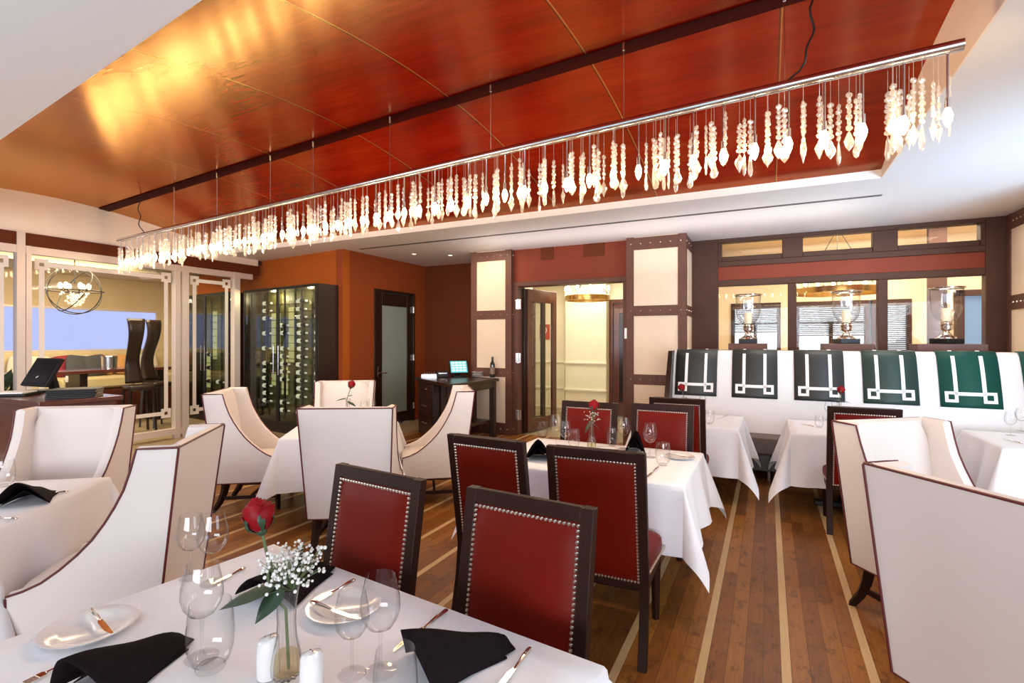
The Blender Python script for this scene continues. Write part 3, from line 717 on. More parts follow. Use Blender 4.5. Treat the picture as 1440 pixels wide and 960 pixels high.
def ribbon(b, x0, x1, z0, z1, off=.016):
    pp = [(zpos(z0+(z1-z0)*k/8), z0+(z1-z0)*k/8) for k in range(9)]
    if z1 > 1.46: pp += [(7.125,1.455),(7.14,1.40)]
    r = along(pp, x0, x1, off, caps=False); b.add(r.v, r.f)
for i in range(6):
    x0 = -1.07 + .672*i; x1 = min(x0+.50, 2.595); cx = x0+.25
    nm = [M['charcoal'],M['charcoal'],M['charcoal'],M['mid_green'],M['green'],M['green']][i]
    p = along(pan, x0, x1, .009, caps=False).build('draped_panel', nm, bt, angle=60, solid=.006)
    p['label'] = 'charcoal draped panel' if i < 3 else 'deep green draped panel'
    b = MB(); w = .017
    for s in (-1, 1):
        ribbon(b, cx+s*.115-w, cx+s*.115+w, 1.02, 1.472)
        lx = cx+s*.155; h = .055; q = .026; zc = 1.005
        ribbon(b, lx-h, lx-q, zc-h, zc+h); ribbon(b, lx+q, lx+h, zc-h, zc+h); ribbon(b, lx-q, lx+q, zc+q, zc+h); ribbon(b, lx-q, lx+q, zc-h, zc-q)
    ribbon(b, cx-.11, cx+.11, 1.02, 1.055)
    b.v = [(min(x, 2.597), y, z) for x, y, z in b.v]
    b.build('ribbon_motif', M['ribbon'], p, smooth=False)

# ================================================================== HURRICANE URNS ON THEIR PEDESTAL BLOCKS
ulab = ['nearest the pillar', 'in the middle of the ledge', 'nearest the strapped end wall']
up = None
for i, px in enumerate((1052, 1190, 1331)):
    q = PVp(px, 480, 7.5); g = (q.x, 7.5, 1.455)
    bl = MB(); w = (.46,.52,.62)[i]; bl.box((0,0,.05), (w,.40,.10)); o = bl.build('pedestal_block', M['tan_trim'], bevel=.004, loc=g)
    tag(o, 'low brown block under the glass urn ' + ulab[i], 'pedestal', 'pedestal blocks on the booth ledge')
    g = (q.x, 7.5, 1.556)
    lab = 'footed glass hurricane urn with a candle, ' + ulab[i]
    if up is None:
        up = t = thing('hurricane_urn', lab, 'urn', g, 0, 'glass hurricane urns')
        MB().box((0,0,.03), (.22,.22,.06)).build('plinth', M['black'], t, bevel=.004)
        MB().lathe([(.0001,.06),(.10,.06),(.095,.075),(.05,.10),(.032,.13),(.03,.15),(.055,.165),(.062,.19),(.06,.21),(.068,.225),(.05,.235),(.06,.25),(.0001,.25)], 24).build('silver_foot', M['chrome'], t)
        MB().lathe([(.0001,.252),(.05,.255),(.09,.28),(.125,.33),(.145,.40),(.150,.48),(.148,.56),(.155,.625),(.165,.64)], 32).build('glass_bowl', M['urn_glass'], t)
        MB().lathe([(.160,.632),(.172,.636),(.174,.645),(.164,.65),(.158,.642)], 32).build('rim', M['chrome'], t)
        MB().lathe([(.0001,.262),(.045,.262),(.047,.40),(.040,.408),(.0001,.404)], 20).build('candle', M['candle'], t)
    else: dup(up, g, .3*i, lab)
# ================================================================== TABLEWARE
TZ = .752
def wine_glass(label, loc, s=1.0):
    t = thing('wine_glass', label, 'wine glass', loc, 0, 'stemmed wine glasses')
    MB().lathe([(.0001,.098*s),(.012*s,.099*s),(.028*s,.108*s),(.041*s,.128*s),(.046*s,.150*s),(.044*s,.178*s),(.038*s,.205*s),(.034*s,.225*s)], 32).build('bowl', M['glass'], t, angle=80)
    MB().lathe([(.0045*s,.006*s),(.0036*s,.03*s),(.0034*s,.07*s),(.005*s,.098*s)], 12).build('stem', M['stem_glass'], t, angle=80)
    MB().lathe([(.0001,.001),(.036*s,.001),(.037*s,.003),(.012*s,.006*s),(.0045*s,.010*s)], 32).build('foot', M['stem_glass'], t, angle=60)
    return t
def tumbler(label, loc):
    t = thing('water_glass', label, 'glass', loc, 0, 'stemless water glasses')
    MB().lathe([(.026,.012),(.040,.022),(.048,.05),(.050,.085),(.047,.125),(.043,.155)], 32).build('bowl', M['glass'], t, angle=80)
    MB().lathe([(.0001,.001),(.030,.001),(.032,.005),(.026,.012),(.012,.016),(.0001,.014)], 32).build('foot', M['stem_glass'], t, angle=60)
    return t
wgp = wine_glass('stemmed wine glass standing by the rose vase toward the near chair, tallest of its pair', P(535, 945, TZ)); tgp = None
def wg(label, loc, s=1.0):
    o = dup(wgp, loc, random.uniform(0,3), label); o.scale = (s,s,s); return o
def tg(label, loc, s=1.0):
    global tgp
    if tgp is None: tgp = tumbler(label, loc); o = tgp
    else: o = dup(tgp, loc, random.uniform(0,3), label)
    o.scale = (s,s,s); return o
wgp.scale = (1.1,1.1,1.1)
wg('slimmer stemmed wine glass standing just behind the shakers on the nearest table', P(495, 948, TZ), .95)
tg('stemless water glass at the very edge of the view beside the shakers', P(556, 1010, TZ))
wg('balloon wine glass nearest the viewer in the cluster beside the rose vase', P(284, 925, TZ), 1.12)
wg('balloon wine glass at the back of the cluster beside the rose vase', P(299, 820, TZ), 1.08)
wg('faint wine glass half hidden at the back edge of the glass cluster', P(268, 812, TZ), 1.0)
tg('stemless water glass in the cluster beside the rose vase', P(296, 940, TZ), 1.12)

def vase(label, loc, s, rz=0, near=False):
    t = thing('bud_vase', label, 'vase', loc, rz, 'fluted bud vases'); t.scale = (s,s,s)
    pr = [(.0001,.004),(.030,.003),(.034,.012),(.035,.035),(.030,.065),(.023,.10),(.0205,.14),(.0225,.18),(.027,.215),(.029,.225)]
    MB().lathe(pr, 48, flute=.09).build('fluted_body', M['vase_glass'], t, angle=80)
    MB().lathe([(.0001,.012),(.029,.012),(.030,.035),(.026,.062),(.0001,.062)], 20).build('water', thin_glass('pale_vase_water', tint=(.93,.88,.72), edge=(.80,.72,.5), refl=.6) if 'pale_vase_water' not in bpy.data.materials else bpy.data.materials['pale_vase_water'], t)
    return t
def petal_cup(b, c, ax, r, h, a0, span, flare, n=8, m=8):
    """one curved petal lying on an egg around axis ax; flare rolls its lip outwards"""
    z = ax.normalized(); x = z.orthogonal().normalized(); y = z.cross(x)
    def fn(u, v):
        s = 2*u-1; w = a0 + span/2*s*(.45+.55*math.sin(min(1, v*1.3)*PI/2))
        rr = r*(.22 + .80*math.sin(PI*(.07+.72*v))) + flare*r*max(0, v-.55)**2*2.2*(1-.3*s*s)
        hh = h*(v*(1 - .16*s**4)) - flare*h*.9*max(0, v-.7)**2
        return tuple(c + x*math.cos(w)*rr + y*math.sin(w)*rr + z*hh)
    b.grid(fn, n, m)
def rose(label, loc, path, size, leaves, rz=0):
    t = thing('rose', label, 'flower', loc, rz, 'red roses')
    pts = [Vector(p) for p in path]; top = pts[-1]; ax = (pts[-1]-pts[-2]).normalized()
    b = MB(); b.tube(pts, size*.045, 7); b.build('stem', M['stem'], t)
    b = MB(); rnd = random.Random(3); r = size*.42; h = size*.95
    for ring, (k, rr, hh, fl, sp) in enumerate(((3,.34,1.06,.0,3.2),(3,.55,1.02,.10,2.8),(4,.78,.95,.35,2.3),(3,.96,.86,.75,2.2),(2,1.02,.74,1.3,1.9))):
        for i in range(k): petal_cup(b, top, ax, r*rr, h*hh, 2*PI*i/k + ring*.7 + rnd.uniform(-.15,.15), sp, fl)
    b.build('bloom', M['rose'], t, angle=80)
    b = MB()
    for i in range(5): petal_cup(b, top - ax*size*.04, ax, r*.98, size*.50, 2*PI*i/5, .5, .8, 4, 5)
    b.ball(top, size*.16, 10, 6); b.build('sepals', M['leaf'], t, angle=80)
    for (at, d, L, wd, up) in leaves:
        p = Vector(at); d = Vector(d).normalized(); u = Vector((0,0,1)); sd = d.cross(u).normalized(); n = sd.cross(d).normalized()
        def fn(a, v):
            w = wd*math.sin(PI*min(1, v**.75))*(a*2-1); return tuple(p + d*L*v + sd*w + n*(up*math.sin(PI*v)*L - .5*abs(w)*.5 - .10*L*v*v))
        g = MB(); g.grid(fn, 6, 10); g.build('leaf', M['leaf'], t, angle=80)
    return t
def sprig(label, loc, size, n, rz=0, base=(0,0,.2)):
    t = thing('baby_breath_sprig', label, 'flower', loc, rz, "sprays of white filler flowers")
    rnd = random.Random(n); s = MB(); bl = MB(); lf = MB(); bs = Vector(base)
    for i in range(n):
        a = rnd.uniform(0, 2*PI); q = rnd.random()**.6; d = Vector((math.cos(a)*q*.75, math.sin(a)*q*.75, rnd.uniform(.25,1.0)))*size
        tip = bs + d
        if i % 3 == 0: s.tube([bs, bs + d*.5 + Vector((0,0,size*.05)), tip], size*.008, 3, cap=False)
        bl.ball(tip, size*rnd.uniform(.026,.050), 6, 4)
    s.build('stem', M['stem'], t); stuff(bl.build('blossom_spray', M['blossom'], t))
    for k in range(9):
        v = k/8; c = bs + Vector((.12+.15*v, .15*v, .55+.75*v))*size
        for sx in (-1, 1):
            w = size*.22*(1-v*.75); lf.add([tuple(c), tuple(c+Vector((sx*w*.7,.1*w,w*.55))), tuple(c+Vector((sx*w,0,w*.9))), tuple(c+Vector((sx*w*.4,-.1*w,w*.75)))], [(0,1,2,3)])
    lf.build('fern_tip', M['leaf'], t)
    return t
def camdir(x, y, z=0): u, v = C2(x, y); return (u, v, z)
# nearest table: the big vase, its rose leaning left of it, and filler flowers
vb = P(403, 951, TZ); vase('fluted bud vase with the large red rose on the nearest table', vb, 1.0)
rt = Vector((*C2(-.663, 1.36), 1.095)) - vb
ra = Vector(camdir(-.045,.0,.215)); 
rose('large red rose leaning from the bud vase on the nearest table', vb, [camdir(.005,0,.02), camdir(-.002,0,.17), tuple(ra), tuple(rt*.75+Vector((0,0,.02))), tuple(rt)], .088,
     [(camdir(-.01,.0,.24), camdir(-.9,-.10,-.28), .165, .050, .06), (camdir(-.02,.02,.25), camdir(-.5,.5,.12), .10, .022, .05), (camdir(-.005,-.01,.24), camdir(-.35,-.5,-.5), .10, .034, .04)])
sprig('white filler flower spray in the bud vase on the nearest table', vb, .105, 230, 0, (.010,.008,.215))

def shaker(label, loc, lean):
    t = thing('shaker', label, 'shaker', loc, lean, 'white china shakers')
    b = MB(); b.lathe([(.0001,0),(.026,0),(.028,.004),(.0275,.05),(.026,.088),(.022,.097),(.0001,.102)], 24)
    b.v = [(x, y, z + (.25*x if z > .085 else 0)) for x, y, z in b.v]; b.build('body', M['china'], t, angle=60)
    d = MB()
    for k in range(3): d.ball(((k-1)*.008, 0, .1012+.25*(k-1)*.008), .0017, 6, 4)
    d.build('holes', M['black'], t); return t
shaker('white china shaker behind the bud vase on the nearest table', P(377, 950, TZ), .3)
shaker('white china shaker in front of the bud vase, nearest the viewer', P(438, 973, TZ), -.4)

def plate(label, loc, r=.115):
    t = thing('bread_plate', label, 'plate', loc, 0, 'white bread plates')
    b = MB(); b.lathe([(.0001,.004),(r*.55,.004),(r*.62,.008),(r*.80,.014),(r*.98,.019),(r,.0185),(r*.98,.016),(r*.80,.010),(r*.60,.002),(r*.55,0),(.0001,0)], 48); b.build('rim_and_well', M['china'], t, angle=70); return t
plate('white bread plate at the near chair side of the glass cluster with a butter knife', P(126, 887, TZ), .118)
plate('white bread plate beside the rose vase with two pieces of cutlery', P(484, 857, TZ), .115)
def knife(label, a, c, kind='knife', name='table_knife'):
    a, c = Vector(a), Vector(c); d = c - a; L = d.length; t = thing(name, label, kind, a, math.atan2(d.y, d.x)-PI/2, 'silver cutlery')
    t.rotation_euler = (math.asin(max(-1,min(1,d.z/L))), 0, math.atan2(d.y, d.x)-PI/2)
    h = MB(); h.tube([(0,0,.004),(0,L*.03,.005),(0,L*.2,.006),(0,L*.38,.004),(0,L*.44,.003)], [.004,.0068,.0062,.0042,.0035], 8); h.build('handle', M['knife'], t)
    b = MB()
    if kind == 'knife':
        q = [(-.0045,L*.43),(.0045,L*.43),(.0095,L*.52),(.010,L*.82),(.004,L*.97),(-.004,L),(-.0055,L*.6)]
        b.prism(q, .002, .0045); b.build('blade', M['knife'], t)
    else:
        b.tube([(0,L*.43,.003),(0,L*.66,.003)], [.003,.004], 6)
        b.prism([(-.004,L*.64),(.004,L*.64),(.011,L*.70),(.011,L*.80),(-.011,L*.80),(-.011,L*.70)], .002, .005)
        for k in range(4): b.bx(-.011+.0063*k, -.011+.0063*k+.0032, L*.79, L, .002, .004)
        b.build('tines', M['knife'], t)
    return t
Z2 = TZ+.001
knife('butter knife lying across the bread plate with its handle toward the wing chair', P(128, 858, TZ+.022), P(158, 893, TZ+.012), name='butter_knife')
knife('silver knife resting across the bread plate beside the vase', P(437, 848, TZ+.021), P(507, 872, TZ+.020), name='butter_knife')
knife('silver fork with its handle raised off the bread plate beside the vase', P(499, 817, TZ+.016), P(446, 845, TZ+.014), 'fork', 'fork')
knife('silver table knife lying beside the standing black napkin', P(629, 859, Z2), P(552, 918, Z2))
knife('silver knife at the corner of the nearest table, end cut off by the view', P(746, 913, Z2), P(690, 985, Z2))
knife('silver fork next to the black napkin nearest the viewer', P(118, 921, Z2), P(35, 962, Z2), 'fork', 'fork')
knife('silver knife half hidden by the rose leaves', P(345, 800, Z2), P(300, 822, Z2))

def napkin(label, loc, rz, w=.20, h=.10, L=.24, sc=1.0, open_=1.0):
    """folded standing napkin: a peaked hood whose ridge slopes down behind"""
    b = MB()
    def fn(u, v):
        y = L*v; hh = h*(1-v)**.8 + .008; ww = w/2*(1-.55*v)
        a = (u*2-1); s = abs(a)
        x = ww*math.copysign(s**.85, a); z = hh*(1-s**1.25) + .004 + .004*math.sin(9*v+4*a)*(1-s)
        return (x, y - .05*(1-s)*(1-v)*open_, max(.003, z))
    b.grid(fn, 14, 12)
    def fl(u, v):
        a = u*2-1; s = abs(a); return (w/2*.8*a*(1-v*.2), .04 + L*.7*v, .002 + (h*.55*(1-v)+.003)*(1-s))
    b.grid(fl, 8, 6)
    o = b.build('napkin', M['napkin'], None, angle=50, solid=.003, loc=loc, rz=rz); o.scale = (sc,sc,sc)
    return tag(o, label, 'napkin', 'folded black napkins')
napkin('black folded napkin nearest the viewer, next to the bread plate', P(118, 985, TZ), face(.25,1), .22, .115, .26)
napkin('black folded napkin behind the rose vase', P(372, 846, TZ), face(.35,1), .25, .085, .28)
napkin('black folded napkin standing at the corner beside the nearest red chair', P(590, 948, TZ), face(.8,.5), .20, .115, .26)
napkin('black folded napkin at the corner of the red-chair table nearer the wing chairs', P(757, 648, TZ), face(.1,1), .20, .15, .22)
napkin('black folded napkin standing between the wine glasses on the four-red-chair table', P(893, 637, TZ), face(.1,1), .15, .17, .20)
napkin('black folded napkin on the table near the host stand', P(28, 712, TZ), face(-.4,1), .24, .12, .26)
napkin('small black folded napkin at the corner of the table with four wing chairs', P(556, 596, TZ), face(0,1), .14, .05, .14)

# the table with four red chairs
q = P(832, 631, TZ); vase('fluted bud vase on the table ringed by four red chairs', q, .95)
rose('red rose upright in the vase on the table ringed by four red chairs', q, [(0,0,.02),(0,0,.2),tuple(Vector(camdir(.012,0,.30)))], .085, [(camdir(-.01,0,.22), camdir(-.4,-.2,-.7), .11, .02, .05), (camdir(.01,0,.20), camdir(.6,0,-.5), .08, .018, .05)])
sprig('white filler flower spray on the table ringed by four red chairs', q, .09, 40, 0, (0,0,.2))
for lab, px, py, s in (('wine glass at the far end beside the napkin on the red-chair table', 782, 627, 1.12), ('wine glass between water glass and napkin on the red-chair table', 795, 633, 1.0),
                       ('wine glass just beyond the rose vase on the red-chair table', 877, 631, 1.1), ('front wine glass beside the standing napkin on the red-chair table', 914, 643, 1.1)):
    wg(lab, P(px, py, TZ), s)
for lab, px, py, s in (('water glass next to the rose vase on the red-chair table, toward the doors', 807, 630, .95), ('water glass beside the rose vase on the red-chair table, toward the booth', 861, 627, .95),
                       ('front water glass at the booth end of the red-chair table', 932, 654, 1.0), ('water glass at the far door-side corner of the red-chair table', 763, 615, .9)):
    tg(lab, P(px, py, TZ), s)
plate('white bread plate with a knife at the booth end of the red-chair table', P(956, 644, TZ), .10)
knife('silver knife across the bread plate at the booth end of the red-chair table', P(938, 640, TZ+.022), P(978, 644, TZ+.022), name='butter_knife')
knife('silver table knife beside the red chair seat on the red-chair table', P(926, 657, Z2), P(905, 676, Z2))
plate('white bread plate under the rose vase side of the red-chair table', P(852, 634, TZ), .10)
# booth tables
q = P(962, 583, TZ); vase('fluted bud vase on the booth table nearest the pillar', q, .9)
rose('red rose on the booth table nearest the pillar', q, [(0,0,.02),(0,0,.18),tuple(Vector(camdir(-.02,0,.27)))], .085, [(camdir(0,0,.2), camdir(.7,-.2,-.3), .12, .03, .05), (camdir(0,0,.19), camdir(-.6,-.2,-.3), .10, .028, .05)])
for lab, px, py, s in (('wine glass beside the vase on the booth table nearest the pillar', 975, 588, .9), ('wine glass at the window side of the booth table nearest the pillar', 988, 581, .9)): wg(lab, P(px, py, TZ), s)
tg('water glass at the front of the booth table nearest the pillar', P(998, 596, TZ), .9)
knife('silver knife on the booth table nearest the pillar', P(1024, 584, Z2), P(1008, 590, Z2))
q = P(1180, 588, TZ); vase('fluted bud vase on the middle booth table', q, .9)
rose('red rose on the middle booth table, above the single red chair', q, [(0,0,.02),(0,0,.16),tuple(Vector(camdir(.015,0,.27)))], .085, [(camdir(0,0,.19), camdir(.8,-.1,-.1), .13, .03, .04), (camdir(0,0,.17), camdir(-.5,-.2,.3), .09, .024, .05)])
wg('wine glass beside the vase on the middle booth table', P(1165, 590, TZ), .85); wg('wine glass at the window side of the middle booth table', P(1212, 584, TZ), .85)
tg('small water glass near the cloth edge on the middle booth table', P(1152, 601, TZ), .75)
knife('silver knife on the middle booth table', P(1145, 600, Z2), P(1126, 596, Z2))
wg('wine glass nearest the chair on the booth table by the end wall', P(1421, 612, TZ), .95); wg('wine glass nearest the wall on the booth table by the end wall', P(1436, 606, TZ), .95)
knife('silver knife on the booth table by the end wall', P(1437, 624, Z2), P(1411, 617, Z2))
# wing chair tables
q = P(489, 588, TZ); vase('fluted bud vase on the table with four wing chairs', q, .95)
rose('red rose on the table with four wing chairs', q, [(0,0,.02),tuple(Vector(camdir(-.01,0,.2))),tuple(Vector(camdir(.03,0,.33)))], .085, [(camdir(-.01,0,.22), camdir(-.6,-.2,-.1), .12, .035, .05), (camdir(0,0,.19), camdir(.7,-.2,-.35), .12, .035, .05), (camdir(0,0,.24), camdir(.3,-.2,.1), .08, .03, .05)])
for lab, px, py, s in (('wine glass beside the vase on the table with four wing chairs', 512, 590, .9), ('wine glass at the console side of the table with four wing chairs', 523, 586, .9)): wg(lab, P(px, py, TZ), s)
tg('water glass on the table with four wing chairs', P(503, 594, TZ), .85)
tg('water glass cut by the picture edge on the table near the host stand', P(6, 684, TZ), 1.0)
knife('silver knife beyond the napkin on the table near the host stand', P(96, 692, Z2), P(62, 694, Z2))
knife('silver fork before the napkin on the table near the host stand', P(24, 730, Z2), P(-14, 728, Z2), 'fork', 'fork')
# ================================================================== LINEAR CRYSTAL CHANDELIER
A = Vector((*C2(-5.53, 7.22), 3.0)); B = Vector((*C2(2.14, 2.43), 3.0)); D = (B-A); LEN = D.length; D.normalize(); SD = Vector((-D.y, D.x, 0))
ch = thing('linear_chandelier', 'long steel rail chandelier hung with crystal strands and candle bulbs', 'chandelier', A, math.atan2(D.y, D.x))
b = MB(); b.tube([(0,0,0),(LEN,0,0)], .028, 16); b.build('rail', M['steel'], ch)
# suspension wires up to the vault and two power cords
for k, x in enumerate((1.56, 2.54, 3.56, 4.25, 5.28, 6.33, 7.37, 8.29)):
    w = A + D*x; zt = vault(w.y) - .02 - 3.0
    b = MB(); b.tube([(x,0,.02),(x,0,zt)], .0025, 5); b.tube([(x,0,zt-.05),(x,0,zt)], .009, 8); b.build('suspension_wire', M['steel'], ch)
for x, sl in ((.62, 1), (LEN-.62, -1)):
    w = A + D*x; zt = vault(w.y) - .02 - 3.0; pts = []
    for k in range(15):
        v = k/14; pts.append((x + sl*.12*math.exp(-v*7) + .012*math.sin(v*16), .012*math.cos(v*13), .03 + (zt-.03)*v))
    b = MB(); b.tube(pts, .006, 6); b.build('power_cord', M['dark_metal'], ch)
N = int(LEN/.17); stem_me = MB().tube([(0,0,0),(0,0,-.27)], .0055, 6).mesh('stem', M['steel'])
sock_me = MB().lathe([(.0001,.05),(.012,.05),(.0125,0),(.0001,0)], 10).mesh('socket', M['steel'])
bulb_me = MB().lathe([(.009,0),(.016,-.015),(.021,-.035),(.017,-.06),(.007,-.085),(.0001,-.092)], 8).mesh('bulb', M['bulb'])
for i in range(N+1):
    x = .06 + (LEN-.12)*i/N
    s = link('stem', stem_me, ch, loc=(x,0,-.02))
    q = link('socket', sock_me, s, loc=(0,0,-.27)); link('bulb', bulb_me, s, loc=(0,0,-.27))
def drop_mesh(kind):
    b = MB(); n = 8
    p = [[(r*1.3 if r > .001 else r, z*1.25) for r, z in q] for q in [[(.0001,0),(.008,-.012),(.022,-.045),(.016,-.065),(.0001,-.085)], [(.0001,0),(.006,-.010),(.010,-.035),(.020,-.062),(.014,-.080),(.0001,-.088)], [(.0001,0),(.010,-.02),(.024,-.040),(.010,-.072),(.0001,-.092)], [(.0001,0),(.006,-.02),(.012,-.07),(.008,-.095),(.0001,-.105)]]][kind]
    b.lathe(p, n); b.v = [(x, y*.5, z) for x, y, z in b.v]; return b
def chain(nb, wire):
    b = MB(); b.tube([(0,0,0),(0,0,-wire-nb*.028)], .0012, 3, cap=False)
    for k in range(nb): b.ball((0,0,-wire-.014-.028*k), .0165, 8, 4, (1,.5,.92), Matrix.Rotation(.5 if k % 2 else -.3, 4, 'Z') @ Matrix.Rotation(.35*(-1)**k, 4, 'Y'))
    return b
vari = []
for k in range(14):
    nb = random.choice((5,6,7,7,8)); wire = random.uniform(.07,.16)
    if wire + nb*.028 > .345: nb = int((.345-wire)/.028)
    if wire + nb*.028 < .26: wire = .27 - nb*.028
    vari.append((chain(nb, wire), drop_mesh(k % 4), wire + nb*.028))
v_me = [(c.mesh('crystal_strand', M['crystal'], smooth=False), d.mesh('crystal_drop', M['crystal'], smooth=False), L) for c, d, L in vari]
spots = []
for i in range(N):
    for j in range(random.choice((4,4,5,5,6))): spots.append((.06 + (LEN-.12)*(i+random.uniform(.12,.95))/N, random.uniform(-.07,.07)))
for x in (LEN-.05, LEN-.09): spots.append((x, .03))
spots.sort(key=lambda s: -s[0]); rest = MB(); rest_drop = 0
for k, (x, y) in enumerate(spots):
    v = random.randrange(14); rz = random.uniform(0, 6.28)
    if k < 100:
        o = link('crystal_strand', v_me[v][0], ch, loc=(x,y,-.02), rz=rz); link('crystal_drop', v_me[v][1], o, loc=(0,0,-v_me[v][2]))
    else:
        T = Matrix.Translation((x,y,-.02)) @ Matrix.Rotation(rz, 4, 'Z'); c, d, L = vari[v]
        rest.add(c.v, c.f, T); rest.add(d.v, d.f, T @ Matrix.Translation((0,0,-L)))
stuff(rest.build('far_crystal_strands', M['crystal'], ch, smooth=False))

# ================================================================== RING CHANDELIER IN THE HALL, ORB CHANDELIER IN THE LOUNGE
def ring_chandelier(label, loc, rad, n, fix):
    t = thing('ring_chandelier', label, 'chandelier', loc)
    MB().lathe([(rad-.012,-.05),(rad+.012,-.05),(rad+.012,.04),(rad-.012,.04),(rad-.012,-.05)], 48).build('ring', M['brass'], t)
    for k in range(n):
        a = 2*PI*k/n; x, y = rad*math.cos(a), rad*math.sin(a)
        c = MB().lathe([(.0001,.04),(.028,.04),(.03,.06),(.016,.065),(.016,.13),(.0001,.13)], 12, (x,y,0)).build('candle_cup', M['candle'], t)
        MB().lathe([(.012,.13),(.026,.155),(.030,.185),(.020,.215),(.0001,.23)], 10, (x,y,0)).build('bulb', M['bulb2'], c)
    for k in range(3):
        a = 2*PI*k/3+.4; MB().tube([(rad*math.cos(a),rad*math.sin(a),.04),(0,0,fix-.02)], .006, 6).build('hanging_rod', M['dark_metal'], t)
    MB().lathe([(.0001,fix),(.07,fix),(.06,fix-.03),(.0001,fix-.035)], 16).build('ceiling_rose', M['brass'], t)
    return t
q = PVp(826, 419, 9.4); ring_chandelier('brass ring chandelier with candle bulbs in the hall beyond the doors', q, .41, 11, 3.0-q.z)
q = PVp(1178, 409, 9.9); ring_chandelier('brass ring chandelier glowing in the room behind the middle urn', q, .62, 16, 3.45-q.z)
q = PUp(105, 409, -10.2)
ob = thing('orb_chandelier', 'round wire orb chandelier with a cluster of crystals in the lounge', 'chandelier', q)
for k, Mx in enumerate((Matrix.Rotation(0,4,'X'), Matrix.Rotation(R(62),4,'X') , Matrix.Rotation(R(90),4,'X') @ Matrix.Rotation(R(40),4,'Y'), Matrix.Rotation(R(75),4,'Y'))):
    b = MB(); b.tube([tuple(Mx @ Vector((.38*math.cos(2*PI*i/40), .38*math.sin(2*PI*i/40), 0))) for i in range(41)], .008, 6, cap=False); b.build('orb_ring', M['dark_metal'], ob)
MB().tube([(0,0,.12),(0,0,3.05-q.z)], .008, 6).build('rod', M['dark_metal'], ob)
for i in range(6):
    a = 2*PI*i/6; s = MB(); s.tube([(0,0,.0),(.12*math.cos(a),.12*math.sin(a),-.02),(.18*math.cos(a),.18*math.sin(a),.03)], .007, 6); s = s.build('lamp_arm', M['dark_metal'], ob)
    MB().ball((.18*math.cos(a),.18*math.sin(a),.08), .035, 8, 6, (1,1,1.5)).build('bulb', M['bulb2'], s)
b = MB(); rnd = random.Random(5)
for i in range(90):
    a, r, z = rnd.uniform(0,6.28), rnd.uniform(.03,.20), rnd.random(); r *= 1-.6*z
    b.ball((r*math.cos(a), r*math.sin(a), -.03-.22*z), .016, 6, 4)
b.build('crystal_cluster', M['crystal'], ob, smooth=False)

# ================================================================== WINE CABINETS
u1 = Vector((-.991,.13,0)); rzc = math.atan2(-.13, .991)   # local +x = toward the room corner, local -y = cabinet front
def wine_cabinet(label, loc, rz, W=2.2):
    t = thing('wine_cabinet', label, 'cabinet', loc, rz); H, Dp, e = 2.52, .40, .05
    MB().bx(-e,0,0,Dp,.0,H).build('side_panel', M['dark_wood'], t, bevel=.003); MB().bx(-W,-W+e,0,Dp,0,H).build('side_panel', M['dark_wood'], t, bevel=.003)
    MB().bx(-W+e,-e,0,Dp,H-e,H).build('top_panel', M['dark_wood'], t, bevel=.003); MB().bx(-W+e,-e,0,Dp,0,.22).build('plinth', M['dark_wood'], t, bevel=.003)
    MB().bx(-W+e,-e,Dp-.02,Dp,.22,H-e).build('back_panel', M['cab_back'], t)
    g = MB(); 
    for x0, x1, z0, z1 in ((-1.95,-1.72,.75,1.0),(-1.95,-1.66,1.35,2.1),(-1.62,-1.42,.6,1.25),(-1.40,-1.18,1.2,2.2),(-.28,-.1,1.55,1.95)): g.bx(x0,x1,Dp-.026,Dp-.021,z0,z1)
    g.build('lit_inset', M['cab_lit'], t)  # glowing patches imitating bright views through the cabinet
    for x in (-W+e+.02, -W*.75, -W/2-.0, -W*.27, -e-.02):
        r = MB(); r.bx(x-.012,x+.012,.10,.13,.22,H-e); r.bx(x-.012,x+.012,.30,.33,.22,H-e); r.build('rack_post', M['dark_metal'], t)
    sh = MB()
    for k in range(15): sh.bx(-W+e,-e,.16,.172,.30+.138*k,.306+.138*k); sh.bx(-W+e,-e,.27,.282,.30+.138*k,.306+.138*k)
    sh.build('bottle_rail', M['dark_metal'], t, smooth=False)
    for a in (0, 1):
        x0, x1 = (-W/2+.004,-.004) if a else (-W+.004,-W/2-.004); d = MB(); f = .035
        d.bx(x0,x0+f,-.03,-.002,.05,H-.01); d.bx(x1-f,x1,-.03,-.002,.05,H-.01); d.bx(x0+f,x1-f,-.03,-.002,H-.05,H-.01); d.bx(x0+f,x1-f,-.03,-.002,.05,.20)
        d = d.build('door', M['dark_metal'], t, bevel=.003)
        MB().bx(x0+f,x1-f,-.018,-.012,.20,H-.05).build('pane', M['cab_glass'], d)
        hx = x0+.07 if a else x1-.07
        MB().tube([(hx,-.03,1.0),(hx,-.06,1.0),(hx,-.06,1.5),(hx,-.03,1.5)], .008, 8).build('handle', M['steel'], d)
    return t
c0 = Vector((-6.5, 6.02, 0)); wine_cabinet('tall glass-fronted wine cabinet full of bottles against the orange wall', c0, rzc)
c9 = Vector((-9.15, 6.30, 0)); wine_cabinet('tall glass-fronted wine cabinet seen through the glazed screen', c9, rzc, 1.7)
bot = [(.0001,0),(.037,0),(.0385,.008),(.0385,.18),(.036,.20),(.018,.235),(.0145,.25),(.0145,.298),(.0001,.30)]
body_me = MB().lathe(bot, 14).mesh('bottle', M['wine_dark'])
lab_me = MB().lathe([(.0392,.05),(.0392,.155)], 14).mesh('label', M['label_white']); cap_me = MB().lathe([(.0150,.255),(.0155,.258),(.0155,.302),(.0001,.303)], 12).mesh('capsule', M['label_white']); capr_me = MB().lathe([(.0150,.255),(.0155,.258),(.0155,.302),(.0001,.303)], 12).mesh('capsule', M['label_red'])
